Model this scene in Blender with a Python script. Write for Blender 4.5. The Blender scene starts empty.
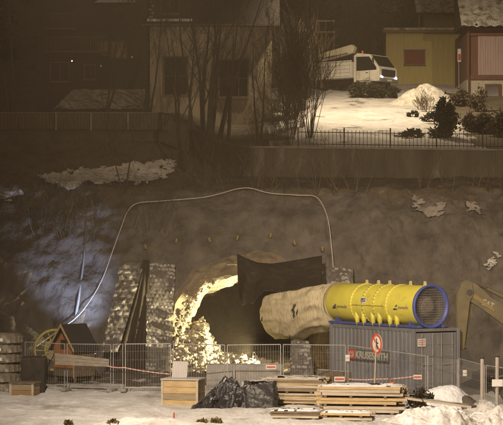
import bpy, math, random
from mathutils import Vector, Matrix, noise
R = math.radians
random.seed(7)
S = bpy.context.scene
COL = S.collection

# ------------------------------------------------------------------ camera
F = 1920.0                      # focal length in photo pixels (photo is 503 px wide)
CH, HY = 6.0, 246.0             # eye height, horizon row
cam_d = bpy.data.cameras.new('camera')
cam_d.sensor_width = 36.0
cam_d.lens = F / 503.0 * 36.0
cam_d.shift_y = (HY - 212.5) / 503.0
cam_d.clip_start = 0.5
cam_d.clip_end = 2000
cam = bpy.data.objects.new('camera', cam_d)
cam.location = (0, 0, CH)
cam.rotation_euler = (R(90), 0, 0)
COL.objects.link(cam)
S.camera = cam

def P(px, py, D):
    return Vector(((px - 251.5) / F * D, D, CH + (HY - py) / F * D))
def PX(px, D):
    return (px - 251.5) / F * D

# ------------------------------------------------------------------ world, light, exposure
w = bpy.data.worlds.new('World'); S.world = w; w.use_nodes = True
nt = w.node_tree
sky = nt.nodes.new('ShaderNodeTexSky')
sky.sky_type = 'NISHITA'; sky.sun_disc = False
sky.sun_elevation = R(-4); sky.sun_rotation = R(200)
bg = nt.nodes['Background']
nt.links.new(sky.outputs[0], bg.inputs[0])
bg.inputs[1].default_value = 0.05

def lamp(name, kind, loc, target, energy, color, **kw):
    l = bpy.data.lights.new(name, kind); l.energy = energy; l.color = color
    for k, v in kw.items(): setattr(l, k, v)
    o = bpy.data.objects.new(name, l); COL.objects.link(o)
    o.location = loc
    o.rotation_euler = (Vector(target) - Vector(loc)).to_track_quat('-Z', 'Y').to_euler()
    return o
SODIUM = (1.0, 0.745, 0.48)
# glow of the town behind the viewer, very weak
lamp('town_glow', 'SUN', (0, 0, 60), (12, 60, 20), 0.20, (1.0, 0.70, 0.42), angle=R(25))
# sodium floodlights of the construction yard, out of view to either side, plus an added fill
lamp('unseen_yard_light', 'SPOT', (-14, 6, 15), (9.5, 84, 1), 95000, SODIUM, spot_size=R(27), spot_blend=1.0, shadow_soft_size=0.35)
lamp('unseen_yard_light', 'SPOT', (30, 40, 20), (10, 103, 9), 50000, SODIUM, spot_size=R(48), spot_blend=1.0, shadow_soft_size=0.3)
lamp('unseen_yard_light', 'SPOT', (-6, 50, 21), (3, 75, 0), 54000, (1.0, .83, .65), spot_size=R(68), spot_blend=.9, shadow_soft_size=0.3)  # added overhead fill, out of view, put in to brighten the foreground snow
# street light over the upper road, above the top of the frame
lamp('street_light', 'SPOT', P(352, -95, 120), P(404, 108, 124), 19000, (1.0, 0.79, 0.50), spot_size=R(134), spot_blend=.9, shadow_soft_size=0.2)
S.view_settings.view_transform = 'Standard'
S.view_settings.look = 'None'
S.view_settings.exposure = 0.0
S.view_settings.gamma = 1.0
S.view_settings.use_curve_mapping = False
S.cycles.use_denoising = True
try: S.cycles.denoiser = 'OPENIMAGEDENOISE'
except Exception: pass
S.cycles.max_bounces = 5
S.cycles.volume_bounces = 0
S.cycles.sample_clamp_indirect = 3.0
S.cycles.caustics_reflective = False
S.cycles.caustics_refractive = False

# ------------------------------------------------------------------ materials
MATS = {}
def mat(name, c1, c2=None, rough=0.8, scale=3.0, bump=0.0, bscale=20.0, metal=0.0, emit=None, estr=0.0,
        c3=None, s3=0.6, lo=0.35, hi=0.65, stretch=(1, 1, 1), bdist=.08, lo3=0.5, hi3=0.62):
    if name in MATS: return MATS[name]
    m = bpy.data.materials.new(name); m.use_nodes = True
    t = m.node_tree; b = t.nodes['Principled BSDF']
    b.inputs['Roughness'].default_value = rough
    b.inputs['Metallic'].default_value = metal
    tc = t.nodes.new('ShaderNodeTexCoord'); mp = t.nodes.new('ShaderNodeMapping')
    mp.inputs['Scale'].default_value = stretch
    t.links.new(tc.outputs['Object'], mp.inputs['Vector'])
    c2 = c2 or tuple(x * 0.78 for x in c1)
    n = t.nodes.new('ShaderNodeTexNoise'); n.inputs['Scale'].default_value = scale
    n.inputs['Detail'].default_value = 7; n.inputs['Roughness'].default_value = 0.65
    t.links.new(mp.outputs[0], n.inputs['Vector'])
    r = t.nodes.new('ShaderNodeValToRGB')
    r.color_ramp.elements[0].position = lo; r.color_ramp.elements[1].position = hi
    r.color_ramp.elements[0].color = (*c1, 1); r.color_ramp.elements[1].color = (*c2, 1)
    t.links.new(n.outputs['Fac'], r.inputs['Fac'])
    out = r.outputs['Color']
    if c3:
        n3 = t.nodes.new('ShaderNodeTexNoise'); n3.inputs['Scale'].default_value = s3
        n3.inputs['Detail'].default_value = 8; n3.inputs['Roughness'].default_value = 0.7
        t.links.new(mp.outputs[0], n3.inputs['Vector'])
        r3 = t.nodes.new('ShaderNodeValToRGB')
        r3.color_ramp.elements[0].position = lo3; r3.color_ramp.elements[1].position = hi3
        t.links.new(n3.outputs['Fac'], r3.inputs['Fac'])
        mx = t.nodes.new('ShaderNodeMix'); mx.data_type = 'RGBA'
        t.links.new(r3.outputs['Color'], mx.inputs['Factor'])
        t.links.new(out, mx.inputs['A']); mx.inputs['B'].default_value = (*c3, 1)
        out = mx.outputs['Result']
    t.links.new(out, b.inputs['Base Color'])
    if bump:
        nb = t.nodes.new('ShaderNodeTexNoise'); nb.inputs['Scale'].default_value = bscale
        nb.inputs['Detail'].default_value = 6
        t.links.new(mp.outputs[0], nb.inputs['Vector'])
        bp = t.nodes.new('ShaderNodeBump'); bp.inputs['Strength'].default_value = min(1, bump); bp.inputs['Distance'].default_value = bdist
        t.links.new(nb.outputs['Fac'], bp.inputs['Height'])
        t.links.new(bp.outputs[0], b.inputs['Normal'])
    if emit:
        b.inputs['Emission Color'].default_value = (*emit, 1)
        b.inputs['Emission Strength'].default_value = estr
    MATS[name] = m
    return m

SNOW = mat('snow', (.80, .80, .82), (.62, .62, .64), rough=.75, scale=1.5, bump=.8, bscale=6)
DSNOW = mat('dirty_snow', (.62, .60, .58), (.30, .27, .23), rough=.8, scale=2.2, bump=1, bscale=7, c3=(.10, .08, .06), s3=1.1, lo3=.52, hi3=.66)
YSNOW = mat('trodden_snow', (.66, .65, .65), (.45, .42, .38), rough=.8, scale=.9, bump=1, bscale=5, c3=(.16, .13, .10), s3=.35, lo3=.55, hi3=.70, stretch=(1, .45, 1))
MUD = mat('mud', (.10, .08, .06), (.055, .045, .035), rough=.9, scale=1.5, bump=1, bscale=5, c3=(.45, .43, .4), s3=.8, lo3=.56, hi3=.68)
ROCK = mat('sprayed_rock', (.155, .138, .118), (.068, .058, .048), rough=.9, scale=.8, bump=1, bscale=2.6, bdist=.17, c3=(.045, .038, .032), s3=1.1, lo3=.54, hi3=.72, stretch=(1, 1, .7))
SOIL = mat('slope_soil', (.135, .11, .078), (.075, .06, .042), rough=.95, scale=1.2, bump=1, bscale=6, c3=(.20, .165, .12), s3=2.5, lo3=.55, hi3=.7)
TUNROCK = mat('tunnel_rock', (.26, .21, .14), (.13, .105, .07), rough=.85, scale=1.5, bump=1, bscale=5)
RUBBLE = mat('broken_rock', (.42, .37, .27), (.22, .19, .13), rough=.8, scale=3, bump=1, bscale=9)
CONC = mat('concrete', (.34, .32, .30), (.22, .21, .19), rough=.85, scale=2, bump=.5, bscale=14)
CONCD = mat('old_concrete', (.115, .098, .072), (.06, .05, .037), rough=.9, scale=.8, bump=.7, bscale=6, stretch=(1, 1, .35), c3=(.21, .18, .14), s3=.9, lo3=.56, hi3=.68)
WOOD = mat('new_wood', (.50, .37, .19), (.36, .25, .12), rough=.7, scale=3, bump=.4, bscale=12, stretch=(.6, 4, 4))
WOODD = mat('weathered_wood', (.20, .15, .10), (.11, .08, .05), rough=.85, scale=3, bump=.5, bscale=12, stretch=(1, 4, 4))
WOODP = mat('pale_wood', (.46, .40, .32), (.32, .27, .20), rough=.8, scale=3, stretch=(.6, 4, 4))
BARK = mat('dark_bark', (.062, .047, .030), (.032, .025, .016), rough=.95, scale=8, bump=.5)
BARKL = mat('pale_bark', (.15, .115, .075), (.08, .062, .04), rough=.9, scale=8)
BLEAF = mat('brown_foliage', (.085, .066, .04), (.045, .036, .022), rough=.95, scale=4)
LEAF = mat('evergreen', (.035, .038, .018), (.018, .02, .01), rough=.9, scale=5)
GALV = mat('galvanised_steel', (.42, .41, .40), (.30, .29, .28), rough=.5, scale=6, metal=.4)
STEELD = mat('dark_steel', (.06, .055, .05), rough=.6, metal=.5)
CHROME = mat('polished_rod', (.75, .74, .72), rough=.2, metal=1.0)
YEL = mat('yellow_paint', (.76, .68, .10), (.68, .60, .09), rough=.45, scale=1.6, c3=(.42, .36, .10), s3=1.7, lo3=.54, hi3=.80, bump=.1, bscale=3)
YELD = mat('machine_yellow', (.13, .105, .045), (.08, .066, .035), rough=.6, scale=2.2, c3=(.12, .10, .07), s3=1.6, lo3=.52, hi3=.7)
BLUE = mat('blue_paint', (.075, .105, .36), (.05, .07, .25), rough=.5, scale=4)
CONTB = mat('container_paint', (.175, .178, .195), (.13, .133, .148), rough=.6, scale=1.3, c3=(.16, .13, .11), s3=1.7, lo3=.55, hi3=.75, stretch=(1, 1, .4))
CREAM = mat('cream_fabric', (.74, .64, .42), (.64, .55, .35), rough=.85, scale=1.3, bump=.7, bscale=5, c3=(.34, .26, .14), s3=1.5, lo3=.54, hi3=.72, stretch=(2, .7, .7))
TARP = mat('dark_tarpaulin', (.036, .028, .018), (.018, .014, .010), rough=.75, scale=1.5, bump=.8, bscale=4)
TARPB = mat('brown_tarpaulin', (.036, .027, .018), (.022, .017, .012), rough=.8, scale=1, bump=.8, bscale=3, stretch=(2, 2, .6))
BLACKP = mat('black_plastic', (.018, .018, .02), (.03, .03, .032), rough=.35, scale=3, bump=.7, bscale=7)
RUBBER = mat('tyre_rubber', (.15, .135, .12), (.08, .07, .06), rough=.95, scale=5, bump=.5, bscale=14, c3=(.34, .32, .29), s3=2.2, lo3=.50, hi3=.70)
WHITE = mat('white_paint', (.78, .76, .72), (.66, .64, .60), rough=.5, scale=2)
RED = mat('red_paint', (.55, .05, .03), rough=.5)
REDW = mat('faded_red_wood', (.22, .055, .04), (.15, .04, .03), rough=.8, scale=3, stretch=(4, 4, .5))
ORANGE = mat('orange_plastic', (.85, .16, .03), rough=.5)
BLACK = mat('black_paint', (.02, .02, .02), rough=.5)
GLASS = mat('dark_glass', (.02, .02, .022), rough=.08)
ROPE = mat('pale_rope', (.62, .58, .52), rough=.7)
PLASTER = mat('pale_plaster', (.42, .37, .28), (.28, .24, .18), rough=.9, scale=1.1, bump=.3, stretch=(1, 1, .5))
YWALL = mat('yellow_boarding', (.50, .42, .18), (.38, .32, .135), rough=.8, scale=2.5, stretch=(5, 5, .4), bump=.3)
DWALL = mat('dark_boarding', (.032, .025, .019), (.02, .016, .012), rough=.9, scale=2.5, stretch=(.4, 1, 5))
RWALL = mat('red_brown_boarding', (.13, .06, .045), (.085, .04, .032), rough=.85, scale=2.5, stretch=(5, 5, .4))
PWALL = mat('pinkish_boarding', (.36, .27, .27), (.25, .185, .19), rough=.85, scale=2.5, stretch=(6, 6, .3))
ROOFD = mat('dark_roofing', (.035, .028, .024), (.02, .017, .015), rough=.85, scale=4)

# ------------------------------------------------------------------ mesh helpers
class M:
    def __init__(s): s.v = []; s.f = []
    def add(s, vs, fs):
        n = len(s.v); s.v += [tuple(v) for v in vs]; s.f += [tuple(i + n for i in f) for f in fs]; return s
    def box(s, c, d, rot=None, bev=0.0):
        x, y, z = (q / 2 for q in d); c = Vector(c)
        if bev:
            b = min(bev, x * .9, y * .9, z * .9)
            vs = []
            for sz in (-1, 1):
                for sx, sy in ((-1, -1), (1, -1), (1, 1), (-1, 1)):
                    vs += [Vector((sx * (x - b), sy * (y - b), sz * z)), Vector((sx * x, sy * (y - b), sz * (z - b))), Vector((sx * (x - b), sy * y, sz * (z - b)))]
            # hull through bmesh
            import bmesh
            bm = bmesh.new()
            for v in vs: bm.verts.new(v)
            bmesh.ops.convex_hull(bm, input=bm.verts)
            bm.verts.index_update()
            V = [v.co.copy() for v in bm.verts]; Fc = [[v.index for v in f.verts] for f in bm.faces]; bm.free()
        else:
            V = [Vector((sx * x, sy * y, sz * z)) for sz in (-1, 1) for sx, sy in ((-1, -1), (1, -1), (1, 1), (-1, 1))]
            Fc = [(3, 2, 1, 0), (4, 5, 6, 7), (0, 1, 5, 4), (1, 2, 6, 5), (2, 3, 7, 6), (3, 0, 4, 7)]
        if rot is not None: V = [rot @ v for v in V]
        return s.add([c + v for v in V], Fc)
    def tube(s, pts, rads, n=8, cap=True):
        pts = [Vector(p) for p in pts]
        if isinstance(rads, (int, float)): rads = [rads] * len(pts)
        vs = []; fs = []; up = None
        for i, p in enumerate(pts):
            d = (pts[min(i + 1, len(pts) - 1)] - pts[max(i - 1, 0)])
            if d.length < 1e-9: d = Vector((0, 0, 1))
            d.normalize()
            if up is None:
                up = Vector((0, 0, 1)) if abs(d.z) < .9 else Vector((0, 1, 0))
            a = d.cross(up)
            if a.length < 1e-4: a = d.cross(Vector((1, .3, 0)))
            a.normalize(); b = a.cross(d).normalized(); up = b
            for k in range(n):
                t = 2 * math.pi * k / n
                vs.append(p + (a * math.cos(t) + b * math.sin(t)) * rads[i])
        for i in range(len(pts) - 1):
            for k in range(n):
                k2 = (k + 1) % n
                fs.append((i * n + k, i * n + k2, (i + 1) * n + k2, (i + 1) * n + k))
        if cap:
            fs.append(tuple(range(n))[::-1]); fs.append(tuple((len(pts) - 1) * n + k for k in range(n)))
        return s.add(vs, fs)
    def prism(s, poly, axis, a, b):
        """poly: 2-D outline; axis 'y': outline in x,z extruded from y=a to b; 'x': outline in y,z; 'z': outline in x,y."""
        def mk(p, t):
            return {'y': (p[0], t, p[1]), 'x': (t, p[0], p[1]), 'z': (p[0], p[1], t)}[axis]
        n = len(poly)
        vs = [mk(p, a) for p in poly] + [mk(p, b) for p in poly]
        fs = [tuple(range(n)), tuple(range(2 * n - 1, n - 1, -1))]
        fs += [(i, (i + 1) % n + 0, (i + 1) % n + n, i + n) for i in range(n)]
        return s.add(vs, fs)
    def grid(s, nx, ny, fn, keep=None):
        vs = [fn(i, j) for j in range(ny) for i in range(nx)]
        fs = []
        for j in range(ny - 1):
            for i in range(nx - 1):
                q = (j * nx + i, j * nx + i + 1, (j + 1) * nx + i + 1, (j + 1) * nx + i)
                if keep is None or keep(i, j, [vs[k] for k in q]): fs.append(q)
        return s.add(vs, fs)
    def rock(s, c, r, sq=(1, 1, 1), seed=None, n=1):
        import bmesh
        bm = bmesh.new(); bmesh.ops.create_icosphere(bm, subdivisions=n, radius=1)
        rr = Matrix.Rotation(random.uniform(0, 6.28), 3, Vector((random.random() + .1, random.random(), random.random())).normalized())
        o = Vector((random.uniform(-99, 99),) * 3)
        vs = []
        for v in bm.verts:
            k = 1 + .45 * noise.noise(v.co * 1.1 + o) + random.uniform(-.1, .1)
            q = rr @ Vector((v.co.x * sq[0], v.co.y * sq[1], v.co.z * sq[2])) * (r * k)
            vs.append(Vector(c) + q)
        bm.verts.index_update()
        fs = [[v.index for v in f.verts] for f in bm.faces]; bm.free()
        return s.add(vs, fs)
    def shift(s, d):
        d = Vector(d); s.v = [tuple(Vector(v) + d) for v in s.v]; return s

def link(name, m, material, parent=None, smooth=False, loc=None, fix=True):
    me = bpy.data.meshes.new(name)
    me.from_pydata([tuple(v) for v in m.v], [], m.f); me.update()
    if fix:
        import bmesh
        bm = bmesh.new(); bm.from_mesh(me); bmesh.ops.recalc_face_normals(bm, faces=bm.faces); bm.to_mesh(me); bm.free()
    me.materials.append(material)
    if smooth:
        for p in me.polygons: p.use_smooth = True
    o = bpy.data.objects.new(name, me); COL.objects.link(o)
    if parent: o.parent = parent
    if loc is not None: o.location = loc
    return o
def tag(o, label, cat, group=None):
    o['label'] = label; o['category'] = cat
    if group: o['group'] = group
    return o
def thing(name, label, cat, loc=(0, 0, 0), rotz=0.0, group=None):
    o = bpy.data.objects.new(name, None); COL.objects.link(o)
    o.empty_display_size = .3
    o.location = loc; o.rotation_euler = (0, 0, rotz)
    return tag(o, label, cat, group)
def struct(o, kind='structure'):
    o['kind'] = kind; return o
def dup(root, loc, rotz=0.0, scale=None, label=None):
    r = root.copy(); COL.objects.link(r); r.location = loc; r.rotation_euler = (0, 0, rotz)
    if scale is not None: r.scale = scale if isinstance(scale, tuple) else (scale,) * 3
    if label: r['label'] = label
    for ch in list(root.children):
        c = ch.copy(); COL.objects.link(c); c.parent = r
        for g in list(ch.children):
            d = g.copy(); COL.objects.link(d); d.parent = c
    return r
def text(name, body, size, material, parent, loc, rot, depth=.006, sx=1.0, bold=0.0, align='LEFT'):
    c = bpy.data.curves.new(name + '_curve', 'FONT'); c.body = body; c.size = size; c.extrude = depth; c.offset = bold
    c.align_x = align
    o = bpy.data.objects.new(name + '_tmp', c); COL.objects.link(o)
    bpy.context.view_layer.update()
    dg = bpy.context.evaluated_depsgraph_get()
    me = bpy.data.meshes.new_from_object(o.evaluated_get(dg))
    bpy.data.objects.remove(o); bpy.data.curves.remove(c)
    me.materials.clear(); me.materials.append(material)
    t = bpy.data.objects.new(name, me); COL.objects.link(t); t.parent = parent
    t.location = loc; t.rotation_euler = rot; t.scale = (sx, 1, 1)
    return t
def fn3(x, y, z=0.0, oc=4, H=.9):
    return noise.fractal(Vector((x, y, z)), H, 2.1, oc)
def lerp(a, b, t): return a + (b - a) * t
def sm(a, b, x):
    t = max(0, min(1, (x - a) / (b - a))); return t * t * (3 - 2 * t)

# ------------------------------------------------------------------ terrain
def gz(x, D):
    """height of the yard"""
    z = 0.035 * fn3(x * 3.3, D * 2.1, 2, 3) + 0.04 * abs(fn3(x * .8, D * 2.6, 12, 3)) + 0.10 * fn3(x * .25, D * .25) + 0.05 * fn3(x * 1.3, D * 1.3, 5)
    z -= 0.9 * sm(4, 13, x) * (1 - sm(76, 86, D))
    return z
def span(a, b, step): 
    n = max(1, int(round((b - a) / step))); return [a + (b - a) * i / n for i in range(n)]
xs = span(-160, -30, 12) + span(-30, -13, 1.2) + span(-13, 15, .22) + span(15, 32, 1.2) + span(32, 160, 12) + [160]
ys = span(-60, 50, 10) + span(50, 62, 1.5) + span(62, 84, .2) + span(84, 93, .5) + [93, 99]
m = M().grid(len(xs), len(ys), lambda i, j: (xs[i], ys[j], gz(xs[i], ys[j]) - (1.2 if ys[j] > 95 else 0)),
             keep=None)
ground = struct(link('ground', m, YSNOW, smooth=True))
# muddy band along the foot of the rock, a sheet over the snow
mx = span(-18, 20, .3); my = span(82, 92.6, .3)
def mudz(x, D):
    e = sm(82.0, 83.2, D + .9 * fn3(x * .6, D * .6, 3))
    return gz(x, D) - .06 + .10 * e + .08 * fn3(x * 1.1, D * 1.1, 8) * e
m = M().grid(len(mx), len(my), lambda i, j: (mx[i], my[j], mudz(mx[i], my[j])))
struct(link('muddy_ground', m, MUD, smooth=True))

def ztop(x):   # top of the retaining wall (D = 105)
    return lerp(13.1, 11.35, sm(-5.2, -.6, x)) - .012 * max(0, x)
PROF = [(91.9, -1.0), (92.6, 1.4), (93.1, 3.2), (94.1, 5.6), (95.2, 7.4), (96.6, 8.85), (100.5, 9.5), (105.4, 0)]
def hill(x, s, rough=True):
    s = max(0, min(6.9999, s)); k = int(s); t = s - k
    p = [list(q) for q in PROF]
    p[7][1] = ztop(x) - (1.15 if x < -5 else 1.5)
    # left of the portal the cut is lower and leans back more
    lf = sm(-5.5, -11, x)
    for q, (dd, dz) in zip(p, [(0, 0), (.1, 0), (.4, 0), (.8, -.1), (1.1, .0), (1.2, .3), (.5, .8), (0, 0)]):
        q[0] += dd * lf; q[1] += dz * lf
    rt = sm(8, 14, x)
    for q, dd in zip(p, (-.6, -.4, -.2, 0, .2, .2, 0, 0)): q[0] += dd * rt
    D = lerp(p[k][0], p[k + 1][0], t); z = lerp(p[k][1], p[k + 1][1], t)
    if rough:
        a = .55 * fn3(x * .22, z * .3, D * .1, 3) + .20 * fn3(x * .9, z * .9, D * .9, 4) + .15 * fn3(x * 2.6, z * 3.4, D, 4) - .10 * max(0, abs(fn3(x * 1.3, z * 2.2, 7, 4)) - .1)
        kx = 1 - sm(5.2, 6.6, s)
        D -= a * (.35 + .65 * kx) * (1 - .5 * sm(5.5, 5.0, abs(x))); z += (.35 if s > 4.5 else .12) * a * (1 - sm(6.3, 7, s))
    return Vector((x, D, z))
def hill_at(px, py, off=0.0):
    """point on the hillside seen at (px, py)"""
    lo, hi = 0.0, 6.99
    x = PX(px, 95)
    for _ in range(26):
        mid = (lo + hi) / 2
        h = hill(x, mid); x = PX(px, h.y)
        if HY - F * (h.z - CH) / h.y < py: hi = mid
        else: lo = mid
    h = hill(PX(px, h.y), (lo + hi) / 2)
    return h + Vector((0, -off, off * .4))

MO = [(168, 404), (168, 384), (169, 350), (171, 325), (176, 305), (185, 289), (198, 276), (214, 268), (234, 263), (256, 261), (282, 263), (304, 272), (320, 288), (330, 310), (334, 340), (335, 384), (335, 404)]
MOUTH = []
for i in range(len(MO) - 1):          # refine the outline
    for k in range(4):
        t = k / 4; a, b = MO[i], MO[i + 1]
        MOUTH.append((PX(lerp(a[0], b[0], t), 93), CH + (HY - lerp(a[1], b[1], t)) / F * 93))
MOUTH.append((PX(335, 93), CH + (HY - 404) / F * 93))
def inside(x, z, poly):
    c = False; n = len(poly); j = n - 1
    for i in range(n):
        if (poly[i][1] > z) != (poly[j][1] > z) and x < (poly[j][0] - poly[i][0]) * (z - poly[i][1]) / (poly[j][1] - poly[i][1]) + poly[i][0]:
            c = not c
        j = i
    return c
hx = span(-90, -20, 6) + span(-20, -14, .6) + span(-14, 15, .16) + span(15, 24, .6) + span(24, 90, 6) + [90]
hs = []
for k, st in enumerate((5, 9, 13, 12, 12, 14, 16)):
    hs += [k + i / st for i in range(st)]
hs.append(6.999)
m = M().grid(len(hx), len(hs), lambda i, j: hill(hx[i], hs[j]),
             keep=lambda i, j, q: not (hs[j] < 4 and inside(sum(v[0] for v in q) / 4, sum(v[2] for v in q) / 4, MOUTH)))
face = link('rock_face', M(), ROCK)
bpy.data.objects.remove(face)
face = struct(link('hillside', m, ROCK, smooth=True))
face.data.materials.append(SOIL)
for p in face.data.polygons:
    if p.center.z > 8.5 + .8 * noise.noise(p.center * .5) - 2.2 * sm(-6, -11, p.center.x) * sm(-.2, .4, noise.noise(p.center * .4)): p.material_index = 1

# tunnel: funnel-shaped lip, then the rough bore
MC = Vector((sum(p[0] for p in MOUTH) / len(MOUTH), 0, -1.0))
def face_D(x, z):
    lo, hi = 0, 5
    for _ in range(22):
        s = (lo + hi) / 2
        if hill(x, s, False).z < z: lo = s
        else: hi = s
    return hill(x, s).y
rings = [(1.14, .55), (1.06, .0), (1.01, -.20), (.975, -.10), (.94, .05), (.905, .2), (.885, .34), (.878, .7), (.872, 1.2), (.865, 1.6), (.872, 1.7), (.868, 2.6), (.85, 2.7), (.862, 2.85), (.855, 4.0), (.835, 4.1), (.85, 4.3), (.84, 6.2), (.82, 6.3), (.835, 6.5), (.825, 9), (.805, 9.2), (.82, 12), (.80, 18), (.80, 26), (.80, 40)]
def tun(i, j):
    sc, dd = rings[j]; x, z = MOUTH[i]
    X = MC.x + (x - MC.x) * sc; Z = MC.z + (z - MC.z) * sc
    if dd < 3.5: Y = lerp(face_D(X, max(0, Z)), 93.4, sm(0, 3, dd)) + dd
    else: Y = 93.4 + dd
    a = .22 * fn3(X * .9, Z * .9, Y * .7, 4)
    r = Vector((X - MC.x, 0, Z - MC.z)); L = max(.1, r.length); r = r / L
    k = .25 if j < 2 else 1.0
    return Vector((X, Y + (0 if j > 3 else a * .8), Z)) - r * a * k * (1 + .8 * sm(0, 2, dd))
m = M().grid(len(MOUTH), len(rings), tun)
m.grid(len(MOUTH), 2, lambda i, j: tun(i, len(rings) - 1) if j == 0 else Vector((MC.x, 133.4, 0)))
struct(link('tunnel', m, TUNROCK, smooth=False))
m = M().grid(24, 40, lambda i, j: (-4 + i * .36, 91.5 + j * 1.1, -.1 + .12 * fn3(i * .4, j * .5)))
struct(link('tunnel_floor', m, MUD, smooth=True))

# upper ground behind the retaining wall
def up(x, D):
    slope = lerp(.08, .173, sm(-6, 3, x))
    d = D - 105
    z = ztop(x) + slope * min(d, 42) + (.30 * (d - 42) if d > 42 else 0)
    return z + .16 * fn3(x * .2, D * .2, 9) * sm(0, 2, d) + .04 * fn3(x, D, 2) * sm(0, 1, d)
ux = span(-150, -24, 9) + span(-24, 26, .5) + span(26, 150, 9) + [150]
uy = [104.9] + span(105.2, 150, .5) + span(150, 420, 15) + [420]
m = M().grid(len(ux), len(uy), lambda i, j: (ux[i], uy[j], up(ux[i], uy[j])))
up_o = struct(link('upper_ground', m, mat('upper_snow', (.60, .58, .58), (.42, .40, .39), rough=.8, scale=.9, bump=1, bscale=4, c3=(.10, .08, .06), s3=.5, lo3=.56, hi3=.66), smooth=True))
up_o.data.materials.append(SOIL)
for p in up_o.data.polygons:
    c = p.center
    if c.y > 149 or (c.x < 1.7 + 1.2 * noise.noise(c * .3) and c.x > -40) or c.x > 12.6 + noise.noise(c * .4) and c.y < 139: p.material_index = 1
def up_at(px, py):
    lo, hi = 105.2, 200
    for _ in range(30):
        D = (lo + hi) / 2
        if HY - F * (up(PX(px, D), D) - CH) / D < py: hi = D
        else: lo = D
    return Vector((PX(px, D), D, up(PX(px, D), D)))

# retaining wall: a run of concrete bays following the wall top
def wall_run(name, label, x0, x1, D, h, th, material, cap=None):
    t = thing(name, label, 'wall', ((x0 + x1) / 2, D, 0))
    m = M(); cx = (x0 + x1) / 2
    n = int((x1 - x0) / 1.5)
    vs = []; fs = []
    for i in range(n + 1):
        x = lerp(x0, x1, i / n); z = ztop(x)
        for (yy, zz) in ((0, z - h), (0, z), (th, z), (th, z - h)): vs.append((x - cx, yy, zz))
    for i in range(n):
        a = i * 4; b = a + 4
        fs += [(a, b, b + 1, a + 1), (a + 1, b + 1, b + 2, a + 2), (a + 2, b + 2, b + 3, a + 3)]
    fs += [(0, 1, 2, 3), (n * 4 + 3, n * 4 + 2, n * 4 + 1, n * 4)]
    m.add(vs, fs); link('wall_panel', m, material, t)
    if cap:
        m = M()
        for i in range(n):
            xa, xb = lerp(x0, x1, i / n), lerp(x0, x1, (i + 1) / n)
            pts = [(xa - cx, ztop(xa)), (xb - cx, ztop(xb)), (xb - cx, ztop(xb) + .1), (xa - cx, ztop(xa) + .1)]
            m.prism(pts, 'y', -.06, th + .06)
        link('coping', m, cap, t)
    m = M()
    for i in range(0, n, 2):
        x = lerp(x0, x1, i / n); m.box((x - cx, -.03, ztop(x) - h / 2 - .03), (.10, .05, h - .08))
    link('pilasters', m, material, t)
    return t
wall_run('retaining_wall', 'stained concrete retaining wall with snowy coping below the picket fence', -1.8, 30, 104.6, 1.75, .4, CONCD, mat('coping_stone', (.22, .19, .16), (.13, .11, .09), scale=3))
wall_run('retaining_wall', 'dark concrete wall under the board fence at the left', -34, -3.4, 104.7, 1.4, .4, mat('mossy_concrete', (.09, .075, .05), (.055, .045, .03), scale=1.2, bump=.5))

# ------------------------------------------------------------------ fences on the upper level
def board_fence():
    x0, x1 = -20.0, -4.3; D = 104.3
    t = thing('board_fence', 'low dark board fence with pale stakes above the left slope', 'fence', ((x0 + x1) / 2, D, 0)); cx = (x0 + x1) / 2
    m = M(); x = x0
    while x < x1:
        zt = ztop(x); m.box((x - cx, 0, zt - .32 + random.uniform(-.02, .02)), (.17, .03, .85)); x += .19
    link('boards', m, mat('fence_boards', (.11, .085, .055), (.06, .045, .03), scale=3, stretch=(6, 6, .5)), t)
    for dz in (-.6, 0):
        m = M(); m.tube([(x0 - cx, .05, ztop(x0) + dz), (x1 - cx, .05, ztop(x1) + dz)], .04, 4); link('rail', m, WOODD, t)
    m = M(); m.box((0, 0, ztop(-12) + .14), (x1 - x0, .08, .04)); link('snow_cover', m, mat('thin_snow', (.28, .25, .2), (.14, .12, .1), scale=5), t)
    for px in (-30, 20, 56, 91, 128, 163):
        m = M(); X = PX(px, D - .15) - cx; m.box((X, -.12, ztop(X + cx) - .35), (.055, .055, .95 if px > 20 else .6)); link('stake', m, WOODP if px > 20 else WOODD, t)
board_fence()
def picket_fence():
    x0, x1 = PX(298, 104.8), 30.0; D = 104.8
    cx = (x0 + x1) / 2
    t = thing('picket_fence', 'iron picket fence on the concrete wall in front of the snowy garden', 'fence', (cx, D, 0))
    m = M(); x = x0; k = 0
    while x < x1:
        z = ztop(x) + .1
        if k % 12: m.box((x - cx, 0, z + .47), (.028, .028, .9 + random.uniform(-.03, .03)))
        x += .21; k += 1
    link('pickets', m, BARK, t)
    for dz in (.15, .8):
        m = M(); m.tube([(x0 - cx, 0, ztop(x0) + .1 + dz), (x1 - cx, 0, ztop(x1) + .1 + dz)], .022, 4); link('rail', m, BARK, t)
    x = x0
    while x < x1:
        m = M(); m.box((x - cx, 0, ztop(x) + .62), (.07, .07, 1.1)); link('fence_post', m, BARK, t); x += .21 * 12
picket_fence()

FSNOW = mat('thin_slope_snow', (.34, .31, .27), (.20, .175, .15), rough=.9, scale=3)
PSNOW = mat('slope_snow', (.80, .78, .75), (.60, .57, .53), rough=.9, scale=1.2, c3=(.12, .10, .075), s3=2.2, lo3=.56, hi3=.64, stretch=(1, 1, 2.5))
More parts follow.
